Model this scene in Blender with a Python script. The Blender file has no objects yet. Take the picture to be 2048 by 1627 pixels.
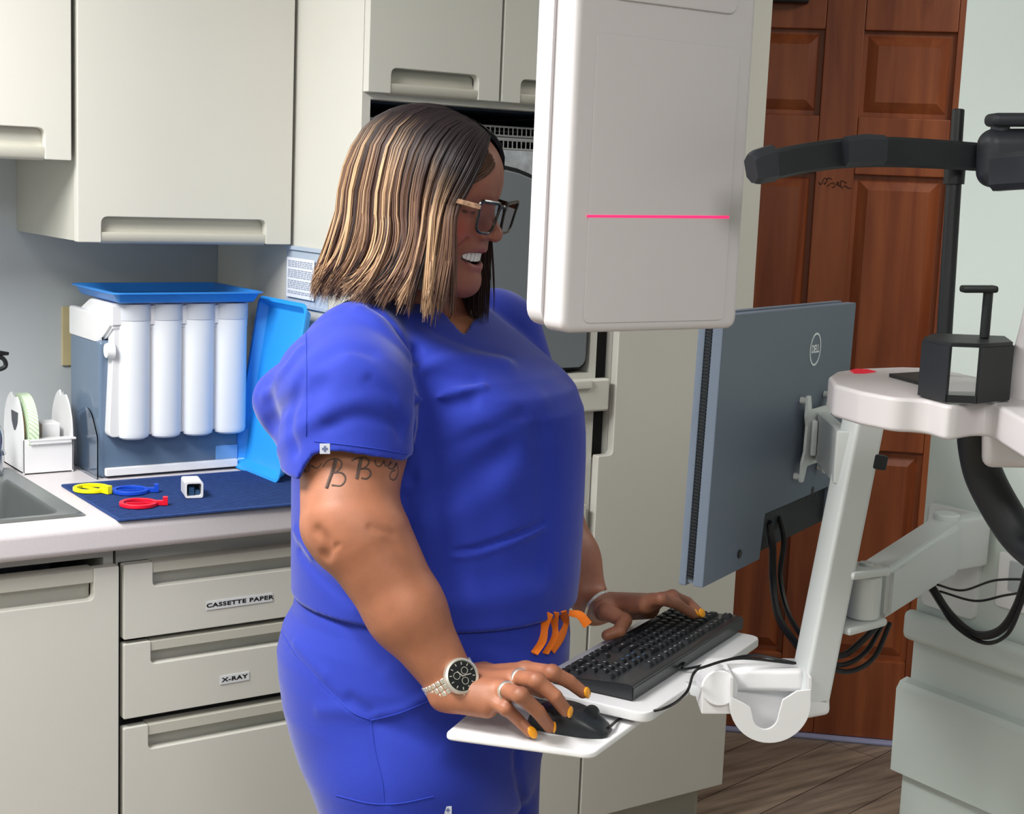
import bpy, bmesh, math, random
import numpy as np
from mathutils import Vector, Matrix
from mathutils.bvhtree import BVHTree

# ------------------------------------------------------------------ camera, exposure, lights
scene = bpy.context.scene
COL = scene.collection
R = math.radians
CAM_H = 1.53
YAW, PITCH, ROLL, FPX = R(34.77), R(-8.54), R(2.37), 3000.0
fw = Vector((math.sin(YAW)*math.cos(PITCH), math.cos(YAW)*math.cos(PITCH), math.sin(PITCH)))
rr = fw.cross(Vector((0, 0, 1))).normalized()
uu = rr.cross(fw)
cr = math.cos(ROLL)*rr + math.sin(ROLL)*uu
cu = -math.sin(ROLL)*rr + math.cos(ROLL)*uu
cam_d = bpy.data.cameras.new('camera')
cam = bpy.data.objects.new('camera', cam_d)
COL.objects.link(cam)
m = Matrix((cr, cu, -fw)).transposed().to_4x4()
m.translation = Vector((0, 0, CAM_H))
cam.matrix_world = m
cam_d.sensor_width = 36.0
cam_d.sensor_fit = 'HORIZONTAL'
cam_d.lens = 36.0*FPX/2048.0
cam_d.clip_start = 0.05
scene.camera = cam
scene.view_settings.view_transform = 'Standard'
scene.view_settings.look = 'None'
scene.view_settings.gamma = 1.0
scene.view_settings.use_curve_mapping = False
scene.view_settings.exposure = 0.0
world = bpy.data.worlds.new('world')
scene.world = world
world.use_nodes = True
world.node_tree.nodes['Background'].inputs['Color'].default_value = (0.75, 0.85, 1.0, 1)
world.node_tree.nodes['Background'].inputs['Strength'].default_value = 0.3

def area(name, loc, sx, sy, power, color, target=None):
    d = bpy.data.lights.new(name, 'AREA')
    d.shape = 'RECTANGLE'; d.size = sx; d.size_y = sy; d.energy = power; d.color = color
    o = bpy.data.objects.new(name, d); COL.objects.link(o)
    o.location = loc
    if target is not None:
        o.rotation_euler = (Vector(target)-Vector(loc)).to_track_quat('-Z', 'Y').to_euler()
    return o
CEIL = 2.45
LAMPS = [(-0.1, 1.95, 78), (0.15, -0.55, 30), (-1.5, 0.4, 14)]      # key ceiling panel, then two added fill panels (x, y, watts)
for lx, ly, lp in LAMPS:
    area('key_and_fill_light', (lx, ly, CEIL-0.035), 0.56, 1.14, lp, (1.0, 0.99, 0.97))
area('corridor_fill', (3.05, 1.55, CEIL-0.035), 0.5, 0.9, 11, (1.0, 0.95, 0.88))  # unseen lamp added to brighten the wooden door and floor

# ------------------------------------------------------------------ helpers
def ray(px, py):
    return fw + cr*((px-1024)/FPX) - cu*((py-813.5)/FPX)
def at(px, py, ax, v):                       # point of the surveyed photo on the plane axis = v
    d = ray(px, py); o = Vector((0, 0, CAM_H))
    return o + d*((v-o[ax])/d[ax])
def dep(px, py, D):
    return Vector((0, 0, CAM_H)) + ray(px, py)*D
def hit(px, py, p0, n):
    d = ray(px, py); o = Vector((0, 0, CAM_H))
    return o + d*((Vector(p0)-o).dot(n)/d.dot(n))

MATS = {}
def srgb(c):
    if isinstance(c, str):
        c = [int(c[i:i+2], 16)/255 for i in (0, 2, 4)]
    return tuple((x/12.92 if x <= 0.04045 else ((x+0.055)/1.055)**2.4) for x in c)
def mat(name, col, rough=0.5, metal=0.0, var=0.0, vscale=8.0, bump=0.0, bscale=60.0, spec=0.5, coat=0.0, emit=None, estr=1.0, trans=0.0, alpha=1.0, sheen=0.0, sss=0.0, stretch=None, ior=1.45):
    if name in MATS: return MATS[name]
    M = bpy.data.materials.new(name); M.use_nodes = True
    nt = M.node_tree; b = nt.nodes['Principled BSDF']
    c = (*srgb(col), 1)
    b.inputs['Base Color'].default_value = c
    b.inputs['Roughness'].default_value = rough
    b.inputs['Metallic'].default_value = metal
    b.inputs['Specular IOR Level'].default_value = spec
    b.inputs['Coat Weight'].default_value = coat
    b.inputs['Transmission Weight'].default_value = trans
    b.inputs['Alpha'].default_value = alpha
    b.inputs['IOR'].default_value = ior
    if sheen: b.inputs['Sheen Weight'].default_value = sheen; b.inputs['Sheen Roughness'].default_value = 0.4
    if sss:
        b.inputs['Subsurface Weight'].default_value = sss
        b.inputs['Subsurface Radius'].default_value = (0.9, 0.35, 0.2)
        b.inputs['Subsurface Scale'].default_value = 0.006
    if emit:
        b.inputs['Emission Color'].default_value = (*srgb(emit), 1)
        b.inputs['Emission Strength'].default_value = estr
    tc = nt.nodes.new('ShaderNodeTexCoord')
    vec = tc.outputs['Object']
    if stretch:
        mp = nt.nodes.new('ShaderNodeMapping'); mp.inputs['Scale'].default_value = stretch
        nt.links.new(vec, mp.inputs['Vector']); vec = mp.outputs['Vector']
    if var:
        n = nt.nodes.new('ShaderNodeTexNoise'); n.inputs['Scale'].default_value = vscale; n.inputs['Detail'].default_value = 4
        r = nt.nodes.new('ShaderNodeValToRGB')
        r.color_ramp.elements[0].position = 0.3; r.color_ramp.elements[1].position = 0.7
        r.color_ramp.elements[0].color = tuple(x*(1-var) for x in c[:3])+(1,)
        r.color_ramp.elements[1].color = tuple(min(1, x*(1+var)) for x in c[:3])+(1,)
        nt.links.new(vec, n.inputs['Vector']); nt.links.new(n.outputs['Fac'], r.inputs['Fac'])
        nt.links.new(r.outputs['Color'], b.inputs['Base Color'])
    if bump:
        n2 = nt.nodes.new('ShaderNodeTexNoise'); n2.inputs['Scale'].default_value = bscale; n2.inputs['Detail'].default_value = 3
        bp = nt.nodes.new('ShaderNodeBump'); bp.inputs['Strength'].default_value = bump; bp.inputs['Distance'].default_value = 0.002
        nt.links.new(vec, n2.inputs['Vector']); nt.links.new(n2.outputs['Fac'], bp.inputs['Height'])
        nt.links.new(bp.outputs['Normal'], b.inputs['Normal'])
    MATS[name] = M
    return M

OFF = {}
def tag(o, label=None, cat=None, group=None, kind=None):
    if label: o['label'] = label
    if cat: o['category'] = cat
    if group: o['group'] = group
    if kind: o['kind'] = kind
    return o
def thing(name, label, cat, loc, group=None):
    o = bpy.data.objects.new(name, None); COL.objects.link(o)
    o.location = Vector(loc); o.empty_display_size = 0.05
    OFF[o] = Vector(loc)
    return tag(o, label, cat, group)
def link_mesh(name, me, material, parent=None, origin=None, sharp=38):
    for mm in (material if isinstance(material, (list, tuple)) else [material]): me.materials.append(mm)
    o = bpy.data.objects.new(name, me); COL.objects.link(o)
    if len(me.polygons):
        me.polygons.foreach_set('use_smooth', [True]*len(me.polygons))
        if sharp and sharp < 180: me.set_sharp_from_angle(angle=R(sharp))
        if sharp < 180 and len(me.polygons) < 6000:
            wn = o.modifiers.new('weighted', 'WEIGHTED_NORMAL'); wn.keep_sharp = True; wn.weight = 80
    if parent is not None:
        off = OFF[parent]; OFF[o] = off; o.parent = parent
        me.transform(Matrix.Translation(-off))
    else:
        if origin is None:
            vs = [v.co for v in me.vertices]
            xs = [v.x for v in vs]; ys = [v.y for v in vs]; zs = [v.z for v in vs]
            origin = Vector(((min(xs)+max(xs))/2, (min(ys)+max(ys))/2, min(zs)))
        origin = Vector(origin)
        me.transform(Matrix.Translation(-origin)); o.location = origin; OFF[o] = origin
    return o
def obj(name, bm, material, parent=None, origin=None, sharp=38):
    me = bpy.data.meshes.new(name)
    bmesh.ops.recalc_face_normals(bm, faces=bm.faces[:])
    bm.to_mesh(me); bm.free()
    return link_mesh(name, me, material, parent, origin, sharp)
def struct(name, bm, material, parent=None, **k):
    o = obj(name, bm, material, parent, **k)
    if parent is None: o['kind'] = 'structure'
    return o
def BM(): return bmesh.new()
I4 = Matrix.Identity(4)
def frame(o, x, y=None, z=(0, 0, 1)):
    x = Vector(x).normalized(); z = Vector(z)
    if y is None:
        y = z.cross(x).normalized(); z = x.cross(y)
    else:
        y = Vector(y); y = (y - x*y.dot(x)).normalized(); z = x.cross(y)
    M = Matrix((x, y, z)).transposed().to_4x4(); M.translation = Vector(o)
    return M
def box(bm, a, b, M=I4, bev=0.0, seg=2):
    a = Vector(a); b = Vector(b)
    lo = Vector([min(a[i], b[i]) for i in range(3)]); hi = Vector([max(a[i], b[i]) for i in range(3)])
    t = bmesh.new()
    r = bmesh.ops.create_cube(t, size=1.0)
    S = Matrix.Diagonal((*(hi-lo), 1)); S.translation = (lo+hi)/2
    bmesh.ops.transform(t, matrix=S, verts=t.verts[:])
    if bev:
        bev = min(bev, min(hi-lo)*0.49)
        bmesh.ops.bevel(t, geom=t.edges[:], offset=bev, segments=seg, profile=0.5, affect='EDGES')
    merge(bm, t, M); return bm
def merge(bm, t, M=I4):
    if M is not I4: bmesh.ops.transform(t, matrix=M, verts=t.verts[:])
    me = bpy.data.meshes.new('tmp'); t.to_mesh(me); t.free(); bm.from_mesh(me); bpy.data.meshes.remove(me)
def rpoly(pts, rad, seg=5):                    # 2D polygon with rounded corners
    out = []; n = len(pts)
    for i, p in enumerate(pts):
        r = rad[i] if isinstance(rad, (list, tuple)) else rad
        p = Vector(p[:2]); a = Vector(pts[i-1][:2]); b = Vector(pts[(i+1) % n][:2])
        if r <= 0: out.append(p); continue
        u = (a-p).normalized(); v = (b-p).normalized()
        ang = u.angle(v, 1.57); t = min(r/max(1e-4, math.tan(ang/2)), (a-p).length*0.49, (b-p).length*0.49)
        p0 = p+u*t; p1 = p+v*t
        for k in range(seg+1):
            s = k/seg
            out.append(p0*(1-s)**2 + p*2*s*(1-s) + p1*s*s)
    return out
def prism(bm, pts, d0, d1, M=I4, bev=0.0, seg=2, both=False):   # polygon in local xy, extruded along local z from d0 to d1
    t = bmesh.new()
    vs = [t.verts.new((p[0], p[1], d0)) for p in pts]
    f = t.faces.new(vs)
    r = bmesh.ops.extrude_face_region(t, geom=[f])
    nv = [g for g in r['geom'] if isinstance(g, bmesh.types.BMVert)]
    bmesh.ops.translate(t, vec=(0, 0, d1-d0), verts=nv)
    if bev:
        es = set()
        for v in (nv + (vs if both else [])):
            pass
        top = [g for g in r['geom'] if isinstance(g, bmesh.types.BMFace)][0]
        es = list(top.edges)
        if both:
            for e in t.edges:
                if abs(e.verts[0].co.z-d0) < 1e-7 and abs(e.verts[1].co.z-d0) < 1e-7: es.append(e)
        bmesh.ops.bevel(t, geom=es, offset=bev, segments=seg, profile=0.5, affect='EDGES', clamp_overlap=True)
    bmesh.ops.recalc_face_normals(t, faces=t.faces[:])
    merge(bm, t, M); return bm
def cyl(bm, p0, p1, r0, r1=None, n=24, cap=True, bev=0.0):
    r1 = r0 if r1 is None else r1
    p0 = Vector(p0); p1 = Vector(p1); ax = (p1-p0)
    M = ax.to_track_quat('Z', 'Y').to_matrix().to_4x4(); M.translation = p0
    L = ax.length
    prof = [(r0, 0), (r1, L)]
    if bev: prof = [(r0-bev, 0), (r0, bev), (r1, L-bev), (r1-bev, L)]
    lathe(bm, prof, M, n, cap); return bm
def lathe(bm, prof, M=I4, n=24, cap=True):     # (radius, height) profile about local z
    t = bmesh.new(); rings = []
    for r, h in prof:
        rings.append([t.verts.new((r*math.cos(2*math.pi*k/n), r*math.sin(2*math.pi*k/n), h)) for k in range(n)])
    for a, b in zip(rings, rings[1:]):
        for k in range(n): t.faces.new((a[k], a[(k+1) % n], b[(k+1) % n], b[k]))
    if cap:
        if prof[0][0] > 1e-5: t.faces.new(rings[0][::-1])
        if prof[-1][0] > 1e-5: t.faces.new(rings[-1])
    bmesh.ops.remove_doubles(t, verts=t.verts[:], dist=1e-6)
    merge(bm, t, M); return bm
def smooth_path(pts, n=8):                      # Catmull-Rom
    P = [Vector(p) for p in pts]; out = []
    P = [P[0]*2-P[1]] + P + [P[-1]*2-P[-2]]
    for i in range(1, len(P)-2):
        a, b, c, d = P[i-1:i+3]
        for k in range(n):
            t = k/n
            out.append(0.5*((2*b) + (c-a)*t + (2*a-5*b+4*c-d)*t*t + (3*b-a-3*c+d)*t**3))
    out.append(P[-2]); return out
def tube(bm, pts, rad, n=10, closed=False, sub=8, flat=1.0, up=None, raw=False):
    P = [Vector(p) for p in pts] if raw else smooth_path(pts, sub)
    N = len(P)
    if not isinstance(rad, (list, tuple)): rad = [rad, rad]
    rl = [np.interp(i/(N-1)*(len(rad)-1), range(len(rad)), rad) for i in range(N)]
    t = bmesh.new(); rings = []
    tan = [(P[min(i+1, N-1)]-P[max(i-1, 0)]).normalized() for i in range(N)]
    nrm = Vector(up) if up else tan[0].orthogonal().normalized()
    for i in range(N):
        nrm = (nrm - tan[i]*nrm.dot(tan[i]))
        nrm = nrm.normalized() if nrm.length > 1e-6 else tan[i].orthogonal().normalized()
        bn = tan[i].cross(nrm)
        if up: nrm = nrm
        rings.append([t.verts.new(P[i] + (nrm*math.cos(2*math.pi*k/n)*flat + bn*math.sin(2*math.pi*k/n))*rl[i]) for k in range(n)])
    for a, b in zip(rings, rings[1:]):
        for k in range(n): t.faces.new((a[k], a[(k+1) % n], b[(k+1) % n], b[k]))
    t.faces.new(rings[0][::-1]); t.faces.new(rings[-1])
    merge(bm, t); return bm
def text_mesh(s, size, M, material, name, parent, depth=0.0006, spacing=1.0, extra=0.0, sx=1.0):
    cu_ = bpy.data.curves.new('txt', 'FONT'); cu_.body = s; cu_.size = size; cu_.extrude = depth
    cu_.align_x = 'CENTER'; cu_.align_y = 'CENTER'; cu_.space_character = spacing; cu_.offset = extra; cu_.resolution_u = 3
    o = bpy.data.objects.new('txt', cu_); COL.objects.link(o)
    dg = bpy.context.evaluated_depsgraph_get(); dg.update()
    me = bpy.data.meshes.new_from_object(o.evaluated_get(dg))
    bpy.data.objects.remove(o); bpy.data.curves.remove(cu_)
    me.transform(M @ Matrix.Diagonal((sx, 1, 1, 1)))
    return link_mesh(name, me, material, parent, sharp=30)
# ------------------------------------------------------------------ materials
m_lam   = mat('cream laminate', 'cfcec6', 0.42, var=0.015, vscale=3)
m_lamd  = mat('laminate carcass', 'bdbcb3', 0.5, var=0.02, vscale=3)
m_hand  = mat('moulded pull', 'c0beb2', 0.38)
m_dark  = mat('dark shadow gap', '17181a', 0.8)
m_wall  = mat('painted wall grey', 'c2c8cc', 0.75, bump=0.15, bscale=90)
m_wallg = mat('painted wall pale green', 'c6d0cb', 0.6, bump=0.1, bscale=70)
m_ceil  = mat('ceiling white', 'e6e6e2', 0.9, bump=0.3, bscale=50)
m_white = mat('white plastic', 'e2e2e4', 0.35, coat=0.15)
m_whited= mat('white painted metal', 'd4d8d8', 0.35)
m_black = mat('black plastic', '17191c', 0.45)
m_blackr= mat('black soft pad', '1f2226', 0.5, bump=0.1, bscale=300)
m_cable = mat('black cable', '0c0c0e', 0.45)
m_chrome= mat('chrome', 'c8ccd0', 0.16, metal=1.0)
m_steel = mat('brushed steel', '9b9f9f', 0.32, metal=0.85, var=0.05, vscale=20, stretch=(1, 8, 1))
m_trayb = mat('light blue plastic', '2f86dc', 0.4, coat=0.2)
m_trayc = mat('bright blue plastic', '2fa0f8', 0.4, coat=0.2)

def wood_mat(name, c0, c1, sc, rough):
    M = bpy.data.materials.new(name); M.use_nodes = True; nt = M.node_tree; b = nt.nodes['Principled BSDF']
    tc = nt.nodes.new('ShaderNodeTexCoord'); mp = nt.nodes.new('ShaderNodeMapping'); mp.inputs['Scale'].default_value = sc
    n = nt.nodes.new('ShaderNodeTexNoise'); n.inputs['Scale'].default_value = 2.2; n.inputs['Detail'].default_value = 6; n.inputs['Distortion'].default_value = 0.6
    r = nt.nodes.new('ShaderNodeValToRGB'); e = r.color_ramp.elements
    e[0].position = 0.32; e[1].position = 0.72; e[0].color = (*srgb(c0), 1); e[1].color = (*srgb(c1), 1)
    nt.links.new(tc.outputs['Object'], mp.inputs['Vector']); nt.links.new(mp.outputs['Vector'], n.inputs['Vector'])
    nt.links.new(n.outputs['Fac'], r.inputs['Fac']); nt.links.new(r.outputs['Color'], b.inputs['Base Color'])
    b.inputs['Roughness'].default_value = rough
    return M
m_door = wood_mat('stained wood door', '7a3a20', 'a65c34', (9, 9, 0.7), 0.4)

def floor_mat():
    M = bpy.data.materials.new('wood plank vinyl'); M.use_nodes = True; nt = M.node_tree; b = nt.nodes['Principled BSDF']
    tc = nt.nodes.new('ShaderNodeTexCoord'); mp = nt.nodes.new('ShaderNodeMapping'); mp.inputs['Rotation'].default_value = (0, 0, R(-12))
    br = nt.nodes.new('ShaderNodeTexBrick'); br.inputs['Scale'].default_value = 1.0
    br.inputs['Brick Width'].default_value = 1.2; br.inputs['Row Height'].default_value = 0.15; br.inputs['Mortar Size'].default_value = 0.0015
    br.inputs['Color1'].default_value = (*srgb('a09182'), 1); br.inputs['Color2'].default_value = (*srgb('877a6e'), 1); br.inputs['Mortar'].default_value = (*srgb('3c332d'), 1)
    mp2 = nt.nodes.new('ShaderNodeMapping'); mp2.inputs['Scale'].default_value = (2.5, 26, 1); mp2.inputs['Rotation'].default_value = (0, 0, R(-12))
    n = nt.nodes.new('ShaderNodeTexNoise'); n.inputs['Scale'].default_value = 1.5; n.inputs['Detail'].default_value = 6
    rp = nt.nodes.new('ShaderNodeValToRGB'); rp.color_ramp.elements[0].position = 0.3; rp.color_ramp.elements[1].position = 0.7
    rp.color_ramp.elements[0].color = (0.35, 0.33, 0.32, 1); rp.color_ramp.elements[1].color = (1.25, 1.22, 1.2, 1)
    mx = nt.nodes.new('ShaderNodeMix'); mx.data_type = 'RGBA'; mx.blend_type = 'MULTIPLY'; mx.inputs[0].default_value = 0.8
    L = nt.links.new
    L(tc.outputs['Object'], mp.inputs['Vector']); L(mp.outputs['Vector'], br.inputs['Vector'])
    L(tc.outputs['Object'], mp2.inputs['Vector']); L(mp2.outputs['Vector'], n.inputs['Vector']); L(n.outputs['Fac'], rp.inputs['Fac'])
    L(br.outputs['Color'], mx.inputs[6]); L(rp.outputs['Color'], mx.inputs[7]); L(mx.outputs[2], b.inputs['Base Color'])
    b.inputs['Roughness'].default_value = 0.42
    return M
m_floor = floor_mat()

# ------------------------------------------------------------------ room shell
YB = 3.223; YF = 2.536; XW = 1.914; YW = 1.575
X0, X1, Y0 = -2.2, 4.3, -2.6
struct('floor', box(BM(), (X0, Y0, -0.1), (X1, YB+0.8, 0)), m_floor, origin=(0, 0, 0))
struct('ceiling', box(BM(), (X0, Y0, CEIL), (X1, YB+0.8, CEIL+0.1)), m_ceil)
struct('wall_back', box(BM(), (X0, YB, 0), (2.72, YB+0.12, CEIL)), m_wall)
struct('wall_left', box(BM(), (X0-0.1, Y0, 0), (X0, YB+0.8, CEIL)), m_wallg)
struct('wall_front', box(BM(), (X0, Y0-0.1, 0), (X1, Y0, CEIL)), m_wallg)
struct('wall_far_right', box(BM(), (X1, Y0, 0), (X1+0.1, YB+0.8, CEIL)), m_wallg)
# right wall: long partition whose end shows at the right of the view
bm = BM(); box(bm, (XW, Y0, 0), (XW+0.13, YW, CEIL), bev=0.004)
struct('wall_right', bm, m_wallg)
# low boxed ledge that runs along the foot of the right wall
zl0 = at(1826, 1561, 0, XW-0.02).z; zl1 = at(1844, 1378, 0, XW-0.02).z; zt = at(1845, 1232, 0, XW-0.03).z
bm = BM()
Mw = Matrix(((0, 0, 1, 0), (1, 0, 0, 0), (0, 1, 0, 0), (0, 0, 0, 1)))
prof = [(XW, zl0), (XW-0.022, zl0+0.004), (XW-0.024, zl1-0.012), (XW-0.016, zl1), (XW, zl1+0.004)]
t = bmesh.new(); a = [t.verts.new((x, YW+0.006, z)) for x, z in prof]; b = [t.verts.new((x, Y0+0.1, z)) for x, z in prof]
for i in range(len(prof)):
    j = (i+1) % len(prof); t.faces.new((a[i], a[j], b[j], b[i]))
t.faces.new(a); t.faces.new(b[::-1]); merge(bm, t)
box(bm, (XW-0.026, YW-0.46, zt-0.05), (XW, YW+0.006, zt), bev=0.012, seg=3)
struct('trim_1', bm, m_wallg)

# diagonal wall with the stained door
dp0 = Vector((2.972, 2.945, 0)); dd = Vector((0.733, -0.680, 0)).normalized(); dn = Vector((-dd.y*-1, 0, 0))
dn = Vector((-0.680, -0.733, 0)).normalized()                      # faces the room
def dhit(px, py):
    p = hit(px, py, dp0, dn); return (p-dp0).dot(dd), p.z
sl, _ = dhit(1645, 150); sr, _ = dhit(1723, 150)
sc_ = (sl+sr)/2; zt1 = dhit(1800, 62)[1]; zt0 = dhit(1800, 236)[1]
zm1 = dhit(1800, 352)[1]; zm0 = dhit(1810, 893)[1]-0.02; zl_1 = dhit(1810, 905)[1]; 
DW = 0.80; DH = 2.14
Md = frame(dp0, dd, (0, 0, 1))                                       # local x along door, y up, z = -dn side
if Md.to_3x3().col[2].dot(dn) < 0:
    Md = frame(dp0, -dd, (0, 0, 1)); flip = -1
else: flip = 1
cx = sc_*flip
print('door local', sc_, zt1, zt0, zm1, zm0, zl_1, flip, Md.col[2])
bm = BM()
box(bm, (cx-DW/2, 0.012, -0.045), (cx+DW/2, DH, -0.020), Md)
stw = 0.108; cw = abs(sr-sl)/2
def rail(x0, x1, z0, z1): box(bm, (x0, z0, -0.022), (x1, z1, 0), Md, bev=0.004, seg=2)
L_, R_ = cx-DW/2, cx+DW/2
rail(L_, L_+stw, 0.012, DH); rail(R_-stw, R_, 0.012, DH); rail(cx-cw, cx+cw, 0.012, DH)
mid1 = dhit(1810, 893)[1]
rows = [(0.235, mid1-0.17), (mid1, zm1), (zt0, zt1), ]
rz = [0.012, 0.235, mid1-0.005-0.0, mid1+0.13, zt0-0.11, zt0, zt1, DH]
low1 = dhit(1810, 905)[1]; low0 = dhit(1800, 1325)[1]
print('low', low1, low0, 'mid', mid1)
rails = [(0.012, low0), (low1, low1+0.17), (zm1, zt0), (zt1, DH)]
for z0, z1 in rails:
    rail(L_+stw, cx-cw, z0, z1); rail(cx+cw, R_-stw, z0, z1)
pans = [(low0, low1), (low1+0.17, zm1), (zt0, zt1)]
for z0, z1 in pans:
    for x0, x1 in ((L_+stw, cx-cw), (cx+cw, R_-stw)):
        g = 0.040
        t = bmesh.new()
        o_ = [(x0+.002, z0+.002, -0.021), (x1-.002, z0+.002, -0.021), (x1-.002, z1-.002, -0.021), (x0+.002, z1-.002, -0.021)]
        i1 = [(x0+.012, z0+.012, -0.0205), (x1-.012, z0+.012, -0.0205), (x1-.012, z1-.012, -0.0205), (x0+.012, z1-.012, -0.0205)]
        i2 = [(x0+g, z0+g, -0.005), (x1-g, z0+g, -0.005), (x1-g, z1-g, -0.005), (x0+g, z1-g, -0.005)]
        vr = [[t.verts.new(p) for p in r_] for r_ in (o_, i1, i2)]
        for q in range(2):
            for k in range(4): t.faces.new((vr[q][k], vr[q][(k+1) % 4], vr[q+1][(k+1) % 4], vr[q+1][k]))
        t.faces.new(vr[2]); merge(bm, t, Md)
struct('door_1', bm, m_door, sharp=25)
# wall around the door, casing and threshold
bm = BM()
box(bm, (cx-1.25, 0, -0.12), (cx-DW/2-0.006, CEIL, -0.02), Md); box(bm, (cx+DW/2+0.006, 0, -0.12), (cx+1.3, CEIL, -0.02), Md)
box(bm, (cx-DW/2-0.006, DH+0.006, -0.12), (cx+DW/2+0.006, CEIL, -0.02), Md)
struct('wall_door_side', bm, m_wallg)
bm = BM()
for x0, x1, z0, z1 in ((cx-DW/2-0.07, cx-DW/2-0.004, 0, DH+0.07), (cx+DW/2+0.004, cx+DW/2+0.07, 0, DH+0.07), (cx-DW/2-0.004, cx+DW/2+0.004, DH+0.004, DH+0.07)):
    box(bm, (x0, z0, -0.02), (x1, z1, 0.012), Md, bev=0.004)
struct('trim_2', bm, m_door)
bm = BM(); box(bm, (cx-DW/2-0.3, 0.0, -0.02), (cx+DW/2+0.3, 0.011, 0.02), Md, bev=0.004)
struct('trim_3', bm, mat('threshold strip', 'a9aed6', 0.4))
# dark overhead door closer at the top of the door
p = dhit(1590, 5)
bm = BM(); box(bm, (p[0]*flip-0.13, p[1]-0.004, 0.001), (p[0]*flip+0.035, p[1]+0.05, 0.045), Md, bev=0.004)
o = obj('door_closer', bm, m_black); tag(o, 'dark closer box fixed high on the brown wooden door', 'door closer')
# small dark marks on the door stile
random.seed(4)
mk = thing('pen_marks', 'small dark scuffed scribble on the middle stile of the wooden door', 'mark', dp0+dd*sc_+Vector((0, 0, dhit(1665, 370)[1])))
bm = BM()
for k in range(7):
    x, z = dhit(1640+k*8, 365+random.uniform(-6, 8)); pts = []
    for q in range(4):
        pts.append(Md @ Vector(((x+q*0.006+random.uniform(-.004, .004))*flip, z+random.uniform(-0.010, 0.010), 0.0006)))
    tube(bm, pts, 0.0011, n=5, sub=4)
obj('scribble', bm, mat('dark mark', '3a1a10', 0.8), mk)
t_ = thing('key_fill_lamp', 'added square fill light in the passage by the wooden door', 'ceiling light', (3.05, 1.55, CEIL-.03))  # made-up fixture around the added corridor fill
bm = BM()
for s_ in (-1, 1): box(bm, (3.05+s_*.28-.02, 1.06, CEIL-.03), (3.05+s_*.28+.02, 2.04, CEIL)); box(bm, (2.79, 1.55+s_*.47-.02, CEIL-.03), (3.31, 1.55+s_*.47+.02, CEIL))
obj('lamp_frame', bm, m_whited, t_)
obj('diffuser', box(BM(), (2.79, 1.10, CEIL-0.012), (3.31, 2.00, CEIL-0.004)), mat('lamp diffuser', 'ffffff', 0.5, emit='fffaf0', estr=3.0), t_)
# ceiling lamps: the key one and two added, unseen fills
for k, (lx, ly, lp) in enumerate(LAMPS):
    t_ = thing('key_fill_lamp', ['recessed ceiling light panel above the sink counter', 'added fill light panel above the camera side of the room', 'added fill light panel towards the left wall'][k], 'ceiling light', (lx, ly, CEIL-0.03))
    bm = BM()
    for s in (-1, 1):
        box(bm, (lx+s*0.30-0.02, ly-0.61, CEIL-0.03), (lx+s*0.30+0.02, ly+0.61, CEIL)); box(bm, (lx-0.28, ly+s*0.59-0.02, CEIL-0.03), (lx+0.28, ly+s*0.59+0.02, CEIL))
    obj('lamp_frame', bm, m_whited, t_)
    obj('diffuser', box(BM(), (lx-0.28, ly-0.57, CEIL-0.012), (lx+0.28, ly+0.57, CEIL-0.004)), mat('lamp diffuser', 'ffffff', 0.5, emit='fffaf0', estr=3.0), t_)

# ------------------------------------------------------------------ cabinets
def XZ(px, py, y): p = at(px, py, 1, y); return p.x, p.z
Mf = Matrix(((1, 0, 0, 0), (0, 0, -1, 0), (0, 1, 0, 0), (0, 0, 0, 1)))     # local (x, z, outwards) -> world, outwards = -y
def Fr(y): M = Mf.copy(); M.translation = Vector((0, y, 0)); return M
DT = 0.02
def door_up(parent, x0, x1, z0, z1, nx0, nx1, nh, y, name='door'):        # notch at the bottom edge
    pts = [(x0, z0), (nx0, z0), (nx0, z0+nh), (nx1, z0+nh), (nx1, z0), (x1, z0), (x1, z1), (x0, z1)]
    pg = rpoly(pts, [.003, .003, .014, .014, .003, .003, .003, .003], 4)
    bm = BM(); prism(bm, pg, 0, DT, Fr(y+DT), bev=0.002)
    d = obj(name, bm, m_lam, parent)
    # moulded pull: a scooped back and a forward lip
    bm = BM()
    prof = [(0.012, 0.0), (0.012, nh+0.002), (0.006, nh+0.002), (0.002, nh*0.6), (-0.002, nh*0.42), (-0.017, nh*0.40), (-0.0185, nh*0.30), (-0.017, 0.004), (-0.010, -0.002)]
    t = bmesh.new(); A = [t.verts.new((nx0+.0005, y+DT+a, z0+b)) for a, b in prof]; B = [t.verts.new((nx1-.0005, y+DT+a, z0+b)) for a, b in prof]
    n = len(prof)
    for i in range(n): t.faces.new((A[i], A[(i+1) % n], B[(i+1) % n], B[i]))
    t.faces.new(A); t.faces.new(B[::-1]); merge(bm, t)
    obj('pull', bm, m_hand, d, sharp=50)
    return d
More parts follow.
